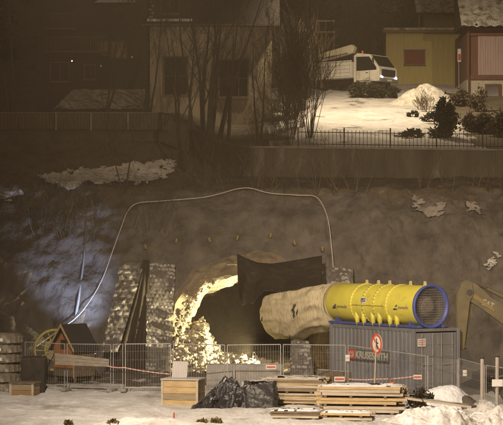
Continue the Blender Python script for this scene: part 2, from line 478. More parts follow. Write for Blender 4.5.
# snow lying on the slope
def snow_patch(poly, label_name='snow_patch', th=.10, step=1.05, material=DSNOW, hole=-.30):
    x0 = min(p[0] for p in poly); x1 = max(p[0] for p in poly); y0 = min(p[1] for p in poly); y1 = max(p[1] for p in poly)
    nx = int((x1 - x0) / step) + 2; ny = int((y1 - y0) / (step * .6)) + 2
    def f(i, j):
        px = x0 + i * step; py = y0 + j * step * .6
        h = Vector((0, 0, 0))
        for a_, b_ in ((0, 0), (-5, 0), (5, 0), (0, -3), (0, 3)): h += hill_at(px + a_, py + b_) / 5
        e = .10 + th * (1 + .6 * fn3(px * .06, py * .1))
        return (h.x, h.y - e, h.z + e)
    def keep(i, j, q):
        px = x0 + (i + .5) * step; py = y0 + (j + .5) * step * .6
        return inside(px + 4 * fn3(px * .15, py * .3, 3), py + 3 * fn3(px * .15, py * .3, 7), poly) and fn3(px * .09, py * .2, 11, 3) > hole
    m = M().grid(nx, ny, f, keep)
    return struct(link(label_name, m, material, smooth=True))
snow_patch([(38, 180), (60, 176), (80, 172), (110, 171), (135, 166), (172, 163), (177, 170), (165, 181), (140, 188), (128, 183), (100, 189), (84, 184), (70, 196), (60, 190)], th=.10, material=PSNOW, hole=-.62)
snow_patch([(0, 198), (20, 192), (24, 198), (6, 205)])
snow_patch([(412, 196), (428, 206), (446, 205), (444, 217), (428, 220), (414, 210)], th=.02, hole=-.2, material=FSNOW)
snow_patch([(483, 269), (495, 255), (501, 258), (489, 273)], th=.05)
snow_patch([(466, 203), (478, 205), (480, 216), (468, 214)], th=.02, hole=-.2, material=FSNOW)

# ------------------------------------------------------------------ branches
def branch(m, p, d, L, r, depth, wander=.25, up_=.15, n=4, kids=(2, 4), segs=5, minr=.008):
    pts = [p]; rr = [r]; q = p.copy(); dd = d.normalized()
    for i in range(segs):
        dd = (dd + Vector((random.uniform(-1, 1), random.uniform(-1, 1), random.uniform(-.6, 1) * .6)) * wander * .5 + Vector((0, 0, up_)) * .5).normalized()
        q = q + dd * (L / segs); pts.append(q.copy()); rr.append(max(minr * .7, r * (1 - .8 * (i + 1) / segs)))
        if depth > 0 and i >= (1 if depth > 1 else 0):
            for _ in range(random.randint(*kids) if i < segs - 1 else 2):
                if random.random() < .62:
                    a = dd.orthogonal().normalized(); a = Matrix.Rotation(random.uniform(0, 6.28), 3, dd) @ a
                    nd = (dd * random.uniform(.6, 1.1) + a * random.uniform(.35, .8)).normalized()
                    branch(m, q.copy(), nd, L * random.uniform(.35, .6), max(minr, rr[-1] * .62), depth - 1, wander, up_, 3, kids, 4, minr)
    m.tube(pts, rr, n if r > .03 else 3, cap=False)
def bare_tree(name, label, base, stems, H, r, material, depth=3, spread=.3, group=None, kids=(1, 3), minr=.009, cat='tree', lean=0):
    t = thing(name, label, cat, base, 0, group)
    for k in range(stems):
        mt = M(); a = random.uniform(0, 6.28); s = spread * random.uniform(.3, 1)
        d = Vector((math.cos(a) * s + lean, math.sin(a) * s, 1)).normalized()
        p = Vector((math.cos(a) * .25 * stems * .2, math.sin(a) * .2, -.2)); h = H * random.uniform(.75, 1.05)
        pts = [p]; rr = [r * random.uniform(.7, 1.1)]; q = p.copy(); mb = M()
        for i in range(9):
            d = (d + Vector((random.uniform(-.09, .09), random.uniform(-.09, .09), .04))).normalized()
            q = q + d * h / 9; pts.append(q.copy()); rr.append(max(.012, rr[0] * (1 - (i + 1) / 9.6)))
            if i > 1:
                for _ in range(random.randint(0, 2)):
                    a = random.uniform(0, 6.28)
                    nd = (d * 1.0 + Vector((math.cos(a), math.sin(a), 0)) * random.uniform(.35, .8)).normalized()
                    branch(mb, q.copy(), nd, h * random.uniform(.16, .32) * (1.25 - i / 12), rr[-1] * .5, depth - 1, .3, .18, 4, kids, 5, minr)
        mt.tube(pts, rr, 7)
        tr = link('trunk', mt, material, t, smooth=True, fix=False)
        link('branches', mb, material, tr, fix=False)
    return t
random.seed(21)
b = hill_at(204, 166); bare_tree('bare_tree', 'big dark bare tree with many stems in front of the pale house', b + Vector((0, 1.5, 0)), 9, 13, .14, BARK, 3, .30)
b = hill_at(181, 170); bare_tree('bare_tree', 'slanting bare tree left of the big many-stemmed one', b, 3, 9.0, .09, BARK, 3, .25, lean=-.08)
b = hill_at(228, 160); bare_tree('bare_tree', 'slim bare tree leaning right beside the big many-stemmed one', b, 2, 9.5, .10, BARK, 3, .2, lean=.13)
b = hill_at(124, 190); bare_tree('bare_tree', 'thin bare sapling growing through the snow patch', b, 2, 6.2, .045, BARK, 3, .16, lean=-.07)
b = P(12, 117, 109); bare_tree('bare_tree', 'dark bare tree in front of the dark house at the far left', Vector((b.x, 109, up(b.x, 109))), 2, 9.5, .16, BARK, 3, .15)


for px, py, ns, hh_, lb in ((150, 117, 3, 9, 'fine-branched bare tree at the left corner of the pale house'), (104, 117, 2, 8.5, 'fine-branched bare tree in front of the snow-covered shed'), (258, 117, 2, 9, 'fine-branched bare tree before the right end of the pale house')):
    q_ = P(px, py, 108); bare_tree('bare_tree', lb, Vector((q_.x, 108, up(q_.x, 108))), ns, hh_, .075, BARK, 3, .35)
# thicket of bare shrubs between the pale house and the truck
random.seed(5)
def shrub(name, label, base, n, H, sp, material, group=None, leafy=False, minr=.012):
    t = thing(name, label, 'shrub', base, 0, group); m = M()
    for k in range(n):
        a = random.uniform(0, 6.28); s = random.uniform(.05, sp)
        d = Vector((math.cos(a) * s, math.sin(a) * s, 1))
        branch(m, Vector((math.cos(a) * s * .5, math.sin(a) * s * .5, -.1)), d, H * random.uniform(.6, 1), .03, 2, .3, .12, 3, (1, 3), 6, minr)
    link('stems', m, material, t, fix=False); return t
THK = mat('brown_twigs', (.10, .075, .042), (.055, .042, .025), rough=.95, scale=2)
protos = [shrub('bare_shrub', 'tall brown bare shrub in the thicket left of the truck', (0, 0, 0), 16, 4.2, .55, THK, 'bare shrubs in the thicket') for _ in range(3)]
ORD = ['first', 'second', 'third', 'fourth', 'fifth', 'sixth', 'seventh', 'eighth', 'ninth', 'tenth', 'eleventh', 'twelfth', 'thirteenth', 'fourteenth', 'fifteenth', 'sixteenth', 'seventeenth', 'eighteenth', 'nineteenth', 'twentieth', 'twenty-first', 'twenty-second', 'twenty-third', 'twenty-fourth']
spots = [(287, 118, 114), (294, 122, 111.5), (302, 118, 115), (310, 125, 110), (292, 90, 120), (286, 84, 122), (300, 78, 126), (258, 142, 105.4), (276, 142, 105.6), (289, 138, 107), (298, 60, 130), (306, 50, 134), (228, 140, 103.9), (240, 140, 103.8), (216, 136, 104.0), (296, 96, 121)]
rank = {q: k for k, q in enumerate(sorted(spots))}
for i, (px, py, D) in enumerate(spots):
    x = PX(px, D); loc = (x, D, up(x, D) if D > 105 else hill(x, 6.75).z)
    lb = 'tall brown bare shrub in the thicket, %s from the left' % ORD[rank[(px, py, D)]]
    if i < 3: protos[i].location = loc; protos[i]['label'] = lb; protos[i].scale = (.62, .62, 1.35)
    else: s_ = random.uniform(.6, .85) if D > 106.6 else .42; dup(protos[i % 3], loc, random.uniform(0, 6), (s_ * 1.1, s_ * 1.1, s_ * (random.uniform(1.3, 1.9) if D > 109 else 1)), lb)

# thin brushwood growing on the slope (uncountable)
random.seed(11)
m = M(); m2 = M()
for k in range(1300):
    px = random.uniform(-20, 520)
    py = random.uniform(150, 196) if px > 180 else random.uniform(138, 240)
    if 178 > px > 36 and 164 < py < 190 and random.random() < .85: continue
    if px > 345 and random.random() < .55: continue
    if noise.noise(Vector((px * .03, py * .05, 1))) < -.12: continue
    h = hill_at(px, py)
    d = Vector((random.uniform(-.45, .45), random.uniform(-.5, .1), 1))
    tgt = m2 if random.random() < .16 else m
    branch(tgt, h, d, random.uniform(.5, 1.5), .016, 1, .35, .08, 3, (1, 2), 4, .008)
struct(link('brushwood', m, THK, fix=False), 'stuff')
struct(link('dry_grass', m2, mat('dry_stems', (.20, .155, .09), (.13, .10, .06), scale=3), fix=False), 'stuff')
random.seed(3)
g = 'pale bare saplings on the slope above the tunnel'
for px, py, n, H in ((262, 182, 2, 1.5), (317, 196, 3, 1.8), (330, 186, 2, 2.0), (300, 190, 2, 1.3), (337, 190, 1, 2.2)):
    h = hill_at(px, py); t = thing('bare_sapling', 'pale bare sapling above the tunnel mouth, ' + {262: 'leftmost, above the cable crest', 317: 'directly above the cable bend', 330: 'tall forked one right of the cable bend', 300: 'second from the left', 337: 'rightmost single stem'}[px], 'sapling', h, 0, g); m = M()
    for k in range(n):
        branch(m, Vector((0, 0, -.1)), Vector((random.uniform(-.45, .45), -.1, 1)), H, .022, 2, .2, .1, 3, (1, 2), 5, .01)
    link('stems', m, BARKL, t, fix=False)

# evergreen bushes
def bush(name, label, base, rx, ry, h, n, material=LEAF, group=None, columnar=False, cat='bush'):
    t = thing(name, label, cat, base, 0, group); m = M()
    clumps = [(Vector((random.uniform(-.75, .75) * rx, random.uniform(-.75, .75) * ry, random.uniform(.12, .85) * h)), random.uniform(.25, .5)) for _ in range(max(6, int(n / 90)))]
    for k in range(n):
        c, cr = random.choice(clumps)
        v = Vector((random.gauss(0, 1), random.gauss(0, 1), random.gauss(0, 1))) * .42 * cr * min(1, h)
        p = c + Vector((v.x * max(1, rx), v.y, v.z * (1.6 if columnar else 1)))
        k_ = 1 - max(0, p.z / h - .55) * (1.0 if columnar else .8)
        p.x *= k_; p.y *= k_
        if p.z < 0: p.z = abs(p.z)
        s = random.uniform(.04, .10); a = Vector((random.uniform(-1, 1), random.uniform(-1, 1), random.uniform(-1, 1))).normalized(); b_ = a.orthogonal().normalized()
        m.add([p - a * s * 1.5, p + b_ * s * .7, p + a * s * 1.5, p - b_ * s * .7], [(0, 1, 2, 3)])
    st = M()
    for c, cr in clumps: st.tube([(0, 0, -.1), c * .5 + Vector((0, 0, -.1)), c], [.04, .025, .01], 4)
    link('foliage', m, material, t, fix=False); link('stems', st, BARK, t)
    return t
random.seed(9)
def ub(px, py): return up_at(px, py)
bush('columnar_bush', 'dark columnar evergreen standing in the snowy garden right of the picket gate', ub(447, 138), .75, .6, 2.4, 2600, columnar=True)
bush('evergreen_bush', 'low dark bush in front of the truck on the snow', ub(366, 98), 1.3, .8, 1.1, 1800)
bush('evergreen_bush', 'small dark bush right of the truck headlight', ub(389, 98), .9, .6, .7, 1000)
bush('evergreen_bush', 'low spreading shrub at the foot of the columnar evergreen', ub(424, 138), 1.7, .5, .5, 1500, BLEAF)
bush('evergreen_bush', 'large dark shrub under the red-brown house', ub(478, 132), 1.0, .7, 1.2, 2200, BLEAF)
bush('evergreen_bush', 'dark hedge at the right edge above the wall', ub(503, 137), 1.2, .8, 1.6, 2400, BLEAF)
bush('evergreen_bush', 'brownish bush beside the right house door', ub(477, 112), .5, .5, 1.6, 1000, BLEAF)
bush('evergreen_bush', 'dark reddish bush beneath the sign post', ub(462, 106), .7, .5, 1.0, 1300, BLEAF)
bush('evergreen_bush', 'little dark bush poking through the snow by the truck', ub(413, 117), .5, .3, .35, 300)
bush('evergreen_bush', 'small dark bush between the snow heap and the columnar evergreen', ub(430, 121), .7, .3, .45, 400)

# dark conifers on the wooded hill behind the houses
random.seed(14)
def conifer(label, base, H, group='dark conifers behind the houses'):
    t = thing('conifer', label, 'tree', base, 0, group)
    m = M(); m.tube([(0, 0, -.5), (0, 0, H)], [.2, .03], 6); link('trunk', m, BARK, t)
    m = M(); z = H * .08
    while z < H:
        R_ = (1 - z / H) * H * .2 + .15; nb = 9
        for k in range(nb):
            a = random.uniform(0, 6.28); L = R_ * random.uniform(.7, 1.15)
            for q in range(7):
                t_ = (q + 1) / 7; p = Vector((math.cos(a) * L * t_, math.sin(a) * L * t_, z - .35 * L * t_ * t_))
                for w_ in range(3):
                    s = random.uniform(.12, .3); d = Vector((random.uniform(-1, 1), random.uniform(-1, 1), random.uniform(-.9, .1))).normalized(); o_ = d.orthogonal().normalized()
                    m.add([p, p + d * s + o_ * s * .35, p + d * s * 1.6, p + d * s - o_ * s * .35], [(0, 1, 2, 3)])
        z += H * .045
    link('crown', m, LEAF, t, fix=False)
    return t
cp = [conifer('dark conifer in the row behind the houses', (0, 0, 0), 11), conifer('dark conifer in the row behind the houses', (0, 0, 0), 9)]
cs = []
for i in range(14):
    px = -6 + i * 38 + random.uniform(-5, 5); D = random.uniform(158, 200)
    cs.append((px, D))
for i in range(9): cs.append((262 + i * 14, random.uniform(146, 156)))
for i, (px, D) in enumerate(cs):
    x = PX(px, D); loc = (x, D, up(x, D))
    lb = 'dark conifer behind the houses, %s from the left' % ORD[sorted(cs).index((px, D))]
    if i < 2: cp[i].location = loc; cp[i]['label'] = lb
    else: dup(cp[i % 2], loc, random.uniform(0, 6), random.uniform(.95, 1.5), lb)

# ------------------------------------------------------------------ houses
def window(parent, x, z, w, h, y, frame_m=WOODD, pane_m=GLASS, bars=(1, 1), fw=.07, curtain=None):
    m = M(); f = fw
    for (cx, cz, sx, sz) in ((0, h / 2 - f / 2, w, f), (0, -h / 2 + f / 2, w, f), (-w / 2 + f / 2, 0, f, h - 2 * f), (w / 2 - f / 2, 0, f, h - 2 * f)):
        m.box((x + cx, y - .03, z + cz), (sx, .10, sz))
    for i in range(bars[0]): m.box((x - w / 2 + w * (i + 1) / (bars[0] + 1), y - .02, z), (.045, .06, h - 2 * f))
    for i in range(bars[1]): m.box((x, y - .021, z - h / 2 + h * (i + 1) / (bars[1] + 1)), (w - 2 * f, .05, .045))
    fr = link('window', m, frame_m, parent)
    m = M(); m.box((x, y + .005, z), (w - 2 * f, .02, h - 2 * f)); link('pane', m, pane_m, fr)
    m = M(); m.box((x, y - .07, z - h / 2 - .03), (w + .12, .12, .05)); link('sill', m, frame_m, fr)
    return fr
def rel(px, py, D, base):
    p = P(px, py, D); return p.x - base.x, p.z - base.z

# far left dark house
D = 122; base = Vector((PX(92, D), D, up(PX(92, D), D) - .3))
t = thing('dark_house', 'dark timber house with a balcony at the upper left', 'house', base)
W = PX(148, D) - PX(38, D); Hh = P(0, -25, D).z - base.z
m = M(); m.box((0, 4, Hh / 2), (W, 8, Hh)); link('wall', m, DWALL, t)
m = M(); m.prism([(-W / 2 - .6, Hh - .2), (0, Hh + 2.5), (W / 2 + .6, Hh - .2)], 'y', -.8, 8.6); link('roof', m, ROOFD, t)
CURT = mat('dim_curtain', (.30, .20, .12), (.22, .15, .09), scale=3, stretch=(6, 1, .5))
for (a, b_, c, d) in ((97, 41, 109, 56), (111, 41, 127, 58)):
    x0, z1 = rel(a, b_, D, base); x1, z0 = rel(c, d, D, base); window(t, (x0 + x1) / 2, (z0 + z1) / 2, x1 - x0, z1 - z0, -.01, WOODD, CURT, (0, 0))
for (a, b_, c, d) in ((50, 62, 70, 82), (84, 64, 96, 80)):
    x0, z1 = rel(a, b_, D, base); x1, z0 = rel(c, d, D, base); window(t, (x0 + x1) / 2, (z0 + z1) / 2, x1 - x0, z1 - z0, -.01, WOODD, GLASS, (1, 0))
for py, xa, xb in ((38, 46, 108), (15, 46, 76)):
    x0, z = rel(xa, py, D, base); x1, _ = rel(xb, py, D, base)
    m = M(); m.box(((x0 + x1) / 2, -.55, z), (x1 - x0, .07, .06))
    k = x0
    while k < x1: m.box((k, -.55, z - .45), (.04, .03, .86)); k += .16
    link('balcony_railing', m, WOODD, t)
    m = M(); m.box(((x0 + x1) / 2, -.35, z - .95), (x1 - x0, .68, .1)); link('balcony_floor', m, WOODD, t)
# projecting porch roof with snow (dormer) at the top
x0, z0 = rel(96, 6, D, base); x1, z1 = rel(137, -8, D, base)
m = M(); m.prism([(-1.5, z0 - .1), (.3, z1), (.3, z0 - .1)], 'x', x0, x1); link('porch_roof', m, ROOFD, t)
m = M(); m.add([(x0, -1.55, z0 + .02), (x1, -1.55, z0 + .02), (x1, -.2, z1 - .3), (x0 + .6, -.2, z1 - .3)], [(0, 1, 2, 3)]); link('snow_cover', m, SNOW, t)
def wall_lamp(px, py, D, label, col, e):
    p = P(px, py, D); t = thing('wall_lamp', label, 'lamp', p)
    m = M(); m.box((0, .12, .03), (.05, .25, .05)); link('bracket', m, STEELD, t)
    m = M(); m.rock((0, 0, 0), .045, n=2); link('bulb', m, mat('bulb' + str(px), col, emit=col, estr=e), t)
wall_lamp(72, 61, 121.6, 'tiny white lit lamp on the dark house front', (1, .9, .8), 2.5)
wall_lamp(101, 66, 121.6, 'dim yellowish lamp under the curtained window', (1, .8, .45), .12)
wall_lamp(132, 57, 121.6, 'small warm lamp near the corner of the dark house', (1, .7, .4), .15)

# snow-covered lean-to in front of it
D = 113; base = Vector((PX(100, D), D, up(PX(100, D), D) - .1))
t = thing('shed', 'low shed with a snow-covered roof sloping towards the viewer', 'shed', base)
x0, z0 = rel(54, 110, D, base); x1, z1 = rel(143, 88, D, base)
m = M(); m.box((0, 2.0, z0 / 2 - .1), (x1 - x0 - .3, 3.4, z0 - .1)); link('wall', m, DWALL, t)
m = M(); m.prism([(-.1, z0 - .06), (4.0, z1 + .1), (4.0, z1 - .1), (-.1, z0 - .2)], 'x', x0, x1); link('roof', m, ROOFD, t)
nx, ny = 24, 12
def f(i, j):
    u, v = i / (nx - 1), j / (ny - 1)
    xl = lerp(x0, x0 + .75, v); return (lerp(xl, x1, u), -.15 + 4.1 * v, lerp(z0 + .06, z1 + .24, v) + .07 * fn3(u * 6, v * 4))
m = M().grid(nx, ny, f); link('snow_cover', m, DSNOW, t, smooth=True)

# pale plastered house
D = 122; pc = 210; base = Vector((PX(pc, D), D, up(PX(pc, D), D) - .3))
t = thing('pale_house', 'pale plastered house behind the big bare tree', 'house', base)
x0, ztp = rel(150, 26, D, base); x1, _ = rel(272, 26, D, base)
m = M(); m.box(((x0 + x1) / 2, 4, ztp / 2), (x1 - x0, 8, ztp)); link('wall', m, PLASTER, t)
m = M(); m.prism([(-.6, ztp - .05), (4, ztp + 4.0), (8.6, ztp - .05)], 'x', x0 - .5, x1 + .5); link('roof', m, ROOFD, t)
m = M(); m.box(((x0 + x1) / 2, -.62, ztp), (x1 - x0 + 1, .12, .12)); link('gutter', m, WOODD, t)
for (a, b_, c, d, br) in ((218, 59, 249, 98, (2, 1)), (163, 56, 188, 96, (1, 1))):
    xa, z1 = rel(a, b_, D, base); xb, z0 = rel(c, d, D, base); window(t, (xa + xb) / 2, (z0 + z1) / 2, xb - xa, z1 - z0, -.01, WOODD, GLASS, br, .1)
# dormer with snowy sill
xa, z0 = rel(150, 23, D, base); xb, z1 = rel(190, -6, D, base)
dm = M(); dm.box(((xa + xb) / 2, 1.0, (z0 + z1) / 2 + .2), (xb - xa, 2.4, z1 - z0 - .2)); do = link('dormer', dm, DWALL, t)
m = M(); m.box(((xa + xb) / 2, -.3, z0 + .12), (xb - xa + .3, .5, .16)); link('snow_cover', m, SNOW, do)
m = M()
for k in range(6): m.box((xa + .05 + .1 * (k % 2), -.25, z0 + .35 + k * .23), (.3 - .03 * k, .3, .14), bev=.04)
link('snow_rim', m, DSNOW, do)
wf = window(t, (xa + xb) / 2, (z0 + z1) / 2 + .1, 1.2, 1.0, -.23, WOODD, GLASS, (1, 0))

# yellow single-storey house
D = 146; pc = 426; base = Vector((PX(pc, D), D, up(PX(pc, D), D) - .3))
t = thing('yellow_house', 'yellow boarded flat-roofed house with a red shuttered window', 'house', base)
x0, ztp = rel(386, 33, D, base); x1, _ = rel(465, 33, D, base)
m = M(); m.box(((x0 + x1) / 2, 3.5, ztp / 2), (x1 - x0, 7, ztp)); link('wall', m, YWALL, t)
m = M(); xx = x0 + .1
while xx < x1: m.box((xx, -.015, ztp / 2 - .05), (.05, .03, ztp - .2)); xx += .42
link('battens', m, YWALL, t)
m = M(); m.box(((x0 + x1) / 2, 3.4, ztp + .08), (x1 - x0 + .5, 7.6, .18)); rf = link('roof', m, WOODD, t)
m = M(); m.box(((x0 + x1) / 2, 3.4, ztp + .27), (x1 - x0 + .45, 7.5, .2), bev=.08); link('snow_cover', m, DSNOW, rf)
xa, z1 = rel(404, 50, D, base); xb, z0 = rel(425, 65, D, base)
wf = window(t, (xa + xb) / 2, (z0 + z1) / 2, xb - xa, z1 - z0, -.03, WOODD, mat('burgundy_shutter', (.20, .05, .04), (.14, .035, .03), scale=3), (0, 0), .08)
m = M(); k = xa - .1
while k < xb + .1: m.prism([(k, z1 + .02), (k + .08, z1 + .18), (k + .16, z1 + .02)], 'y', -.14, -.06); k += .17
link('awning_fringe', m, WOODP, wf)
# raised back part
xa, z0 = rel(427, 30, D, base); xb, z1 = rel(462, 12, D, base)
m = M(); m.box(((xa + xb) / 2, 5, (z0 + z1) / 2 + .3), (xb - xa, 4, z1 - z0 + .1)); uw = link('upper_wall', m, mat('ochre_boarding', (.24, .18, .07), (.17, .125, .05), scale=3), t)
m = M(); m.prism([(2.3, z1 + .2), (5, z1 + 1.75), (7.7, z1 + .2)], 'x', xa - .55, xb + .2); link('roof', m, ROOFD, uw)
m = M(); m.prism([(2.2, z1 + .30), (4.95, z1 + 1.9), (5.05, z1 + 1.8), (2.3, z1 + .22)], 'x', xa - .6, xb + .25); link('snow_cover', m, DSNOW, uw)
m = M(); m.tube([(xa - .35, 2.9, z0), (xa - .35, 2.9, z1 + .2)], .05, 6); link('downpipe', m, WOODP, uw)

# red-brown house at the right edge
D = 136; pc = 520; base = Vector((PX(pc, D), D, up(PX(pc, D), D) - .6))
t = thing('red_house', 'red-brown house with pinkish boarding and snowy roof at the right edge', 'house', base)
x0, ztp = rel(467, 28, D, base); x1, _ = rel(580, 28, D, base); _, zm = rel(0, 79, D, base); _, z75 = rel(0, 75, D, base); _, z35 = rel(0, 36, D, base)
m = M(); m.box(((x0 + x1) / 2, 4.02, zm / 2), (x1 - x0, 8, zm)); link('base_wall', m, mat('white_base', (.40, .36, .31), (.30, .27, .23), scale=2), t)
m = M(); m.box(((x0 + x1) / 2, 4, (zm + ztp) / 2), (x1 - x0, 8, ztp - zm)); link('wall', m, RWALL, t)
xa, _ = rel(478, 0, D, base)
m = M(); k = xa
while k < x1: m.box((k + .085, -.02, (z75 + z35) / 2), (.17, .04 + .02 * random.random(), z35 - z75)); k += .18
link('boarding', m, PWALL, t)
for zz, hh in ((zm + .12, .3), (z35 + .1, .18)):
    m = M(); m.box(((x0 + x1) / 2, -.06, zz), (x1 - x0, .12, hh)); link('beam', m, RWALL, t)
_, zr = rel(0, -8, D, base)
m = M(); m.prism([(-.9, ztp), (-.9, ztp + .12), (4, zr + 1.3), (4, ztp)], 'x', x0 - .5, x1 + .5); rf = link('roof', m, ROOFD, t)
nx, ny = 60, 18
def f(i, j):
    u, v = i / (nx - 1), j / (ny - 1)
    return (lerp(x0 - .5, x1 + .5, u), lerp(-1.0 + .12 * fn3(u * 30, 1), 4, v), lerp(ztp + .16, zr + 1.45, v) + .05 * math.sin(u * 90) + .07 * fn3(u * 12, v * 5) - (.14 if j == 0 else 0))
m = M().grid(nx, ny, f); link('snow_cover', m, DSNOW, rf, smooth=True)
xa, z1 = rel(485, 84, D, base); xb, z0 = rel(501, 109, D, base)
window(t, (xa + xb) / 2, (z0 + z1) / 2, xb - xa, z1 - z0, -.01, RWALL, GLASS, (0, 1), .16)
m = M(); m.tube([(x0 + .1, -.2, 0), (x0 + .1, -.2, ztp)], .06, 6); link('downpipe', m, RWALL, t)

# snowy roofs of the houses further up
def far_house(label, px0, px1, pye, pyr, D, wm=DWALL):
    base = Vector((PX((px0 + px1) / 2, D), D, up(PX((px0 + px1) / 2, D), D) - .3))
    x0, ze = rel(px0, pye, D, base); x1, zr = rel(px1, pyr, D, base); d = 7
    t = thing('dark_house', label, 'house', base)
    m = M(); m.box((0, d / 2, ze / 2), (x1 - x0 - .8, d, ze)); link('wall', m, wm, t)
    m = M(); m.prism([(-.5, ze), (d / 2, zr), (d + .5, ze)], 'x', x0, x1); rf = link('roof', m, ROOFD, t)
    m = M(); m.prism([(-.55, ze + .05), (d / 2, zr + .15), (d / 2, zr + .03), (-.5, ze + .01)], 'x', x0 - .05, x1 + .05); link('snow_cover', m, DSNOW, rf)
    window(t, 0, ze * .6, 1.4, 1.3, -.01, WOODD, GLASS, (1, 0)); window(t, x0 * .55, ze * .6, 1.2, 1.3, -.01, WOODD, GLASS, (1, 0))
far_house('dark house with a snowy roof above the truck cab', 372, 397, 12, -2, 160)
far_house('dark house with a snowy roof left of the truck, half hidden by twigs', 318, 346, 3, -12, 165)
far_house('dark house with a snow-dusted roof between the pale house and the thicket', 246, 290, 2, -10, 150)

# guard rail with snow on it behind the truck
D = 144; base = Vector((PX(325, D), D, up(PX(325, D), D)))
t = thing('guard_rail', 'two-rail wooden railing dusted with snow behind the truck', 'railing', base)
for py in (21, 32):
    x0, z = rel(316, py, D, base); x1, _ = rel(335, py, D, base)
    m = M(); m.box(((x0 + x1) / 2, 0, z), (x1 - x0, .08, .1)); link('rail', m, WOODP, t)
for px in (317, 326, 334):
    x, z = rel(px, 19, D, base); m = M(); m.box((x, .1, z / 2), (.09, .09, z)); link('rail_post', m, WOODD, t)

# sign on a post
D = 140; p = P(459, 88, D); base = Vector((p.x, D, up(p.x, D)))
t = thing('street_sign', 'small coloured sign on a thin post left of the red-brown house', 'sign', base)
_, zt = rel(459, 49, D, base); _, zb = rel(459, 62, D, base)
m = M(); m.tube([(0, 0, 0), (-.02, 0, zt)], .035, 6); link('post', m, GALV, t)
m = M(); m.box((.1, -.06, (zt + zb) / 2), (.42, .03, zt - zb)); pl = link('sign_panel', m, WHITE, t)
m = M(); m.box((.02, -.085, zb + .35), (.18, .01, .45)); link('sign_mark', m, RED, pl)
m = M(); m.box((.2, -.085, zb + .6), (.1, .01, .35)); link('sign_mark', m, BLUE, pl)

# heaped snow by the yellow house
def mound(name, label, base, rx, ry, h, material, seed=0, rough=.3, n=44, kind=None, cat='snow heap', p=1.0, gf=None):
    m = M()
    def f(i, j):
        u = i / (n - 1) * 2 - 1; v = j / (n - 1) * 2 - 1
        r = min(1, math.hypot(u, v)); k = (math.cos(r * math.pi) * .5 + .5) ** p
        z = h * k * (1 + .22 * rough * fn3(u * 2 + seed, v * 2, seed, 5) - .35 * rough * abs(fn3(u * 3.5, v * 3.5 + seed, seed, 4))) + .07 * rough * fn3(u * rx * 3, v * ry * 3, seed + 4, 4) * (1 if r < .95 else 0) - .06
        return (u * rx, v * ry, z + ((gf or gz)(base.x + u * rx, base.y + v * ry) - (gf or gz)(base.x, base.y)))
    m.grid(n, n, f, keep=lambda i, j, q: math.hypot((i + .5) / (n - 1) * 2 - 1, (j + .5) / (n - 1) * 2 - 1) < 1)
    o = link(name, m, material, smooth=True, loc=base)
    return tag(o, label, cat)
b = ub(425, 103); mound('snow_heap', 'heap of ploughed snow in front of the yellow house', b, 3.0, 1.6, 1.35, mat('ploughed_snow', (.72, .70, .66), (.40, .37, .32), rough=.8, scale=3, bump=1, bscale=6), 3, .9, gf=up)
random.seed(2)
for px, py, H in ((427, 112, 1.2), (422, 110, .9)):
    shrub('bare_shrub', 'pale dry shrub in the snow below the heap' + (' , the taller one' if H > 1 else ', the shorter one'), ub(px, py), 8, H, .5, BARKL)

# ------------------------------------------------------------------ crane truck on the upper road
def wheel(parent, x, y, z, r, w):
    m = M(); m.tube([(x, y - w / 2, z), (x, y - w / 2 + .04, z), (x, y + w / 2 - .04, z), (x, y + w / 2, z)], [r * .88, r, r, r * .88], 22)
    wh = link('wheel', m, mat('truck_tyre', (.02, .02, .02), rough=.9), parent, smooth=False)
    m = M(); m.tube([(x, y - w / 2 - .02, z), (x, y - w / 2 + .02, z)], [r * .3, r * .55], 16); link('rim', m, GALV, wh)
px, D = 352, 135
base = Vector((PX(px, D), D, up(PX(px, D), D) - .05)); base = up_at(352, 91.5)
t = thing('crane_truck', 'white flatbed truck with a folded loading crane on the snowy road', 'truck', base, R(-38))
# local +x = front (to the right), cab at x 1.0..2.9
LT = 3.2
m = M(); m.box((-.6, 0, .62), (6.6, .8, .22)); link('chassis', m, STEELD, t)
m = M(); m.box((-1.55, 0, 1.47), (4.5, 2.3, 1.15), bev=.03); bed = link('cargo_box', m, WHITE, t)
m = M()
for k in range(4): m.box((-1.55, -1.165, 1.02 + k * .26), (4.4, .02, .02))
for k in range(6): m.box((-3.7 + k * .87, -1.17, 1.42), (.05, .03, 1.0))
link('side_panels', m, mat('panel_lines', (.5, .47, .42), scale=3), bed)
m = M(); m.box((-1.55, -1.05, 2.12), (4.5, .06, .07)); m.box((-1.55, 1.05, 2.12), (4.5, .06, .07))
for k in range(16): m.box((-3.7 + k * .29, -1.05, 2.02), (.05, .05, .16))
link('top_rail', m, WHITE, bed)
cr = M()
cr.prism([(-3.2, 2.35), (-2.0, 2.30), (.55, 2.70), (.72, 3.10), (.45, 3.32), (-1.2, 3.02), (-3.2, 2.74)], 'y', -.75, -.4)
cro = link('crane_boom', cr, mat('crane_paint', (.75, .70, .55), (.6, .55, .4), scale=2), t)
m = M(); m.box((.45, -.1, 2.3), (.42, .5, 1.2), bev=.05); m.tube([(.45, -.1, 1.0), (.45, -.1, 3.05)], .16, 10); link('crane_column', m, STEELD, t)
m = M(); m.box((-3.2, -.15, 2.45), (.3, .45, .5), bev=.04); link('boom_rest', m, STEELD, t)
m = M(); m.tube([(-2.6, -.82, 2.40), (-.9, -.82, 2.58)], .06, 8); m.tube([(-.9, -.82, 2.58), (.2, -.82, 2.72)], .035, 8); link('crane_cylinder', m, CHROME, cro)
cab = M()
cab.prism([(.95, .55), (.95, 2.45), (1.25, 2.62), (2.35, 2.48), (3.0, 1.62), (3.15, 1.5), (3.18, .55)], 'y', -1.12, 1.12)
TW = mat('truck_white', (.78, .75, .68), (.62, .59, .53), rough=.45, scale=2, c3=(.30, .27, .22), s3=1.3, lo3=.55, hi3=.75)
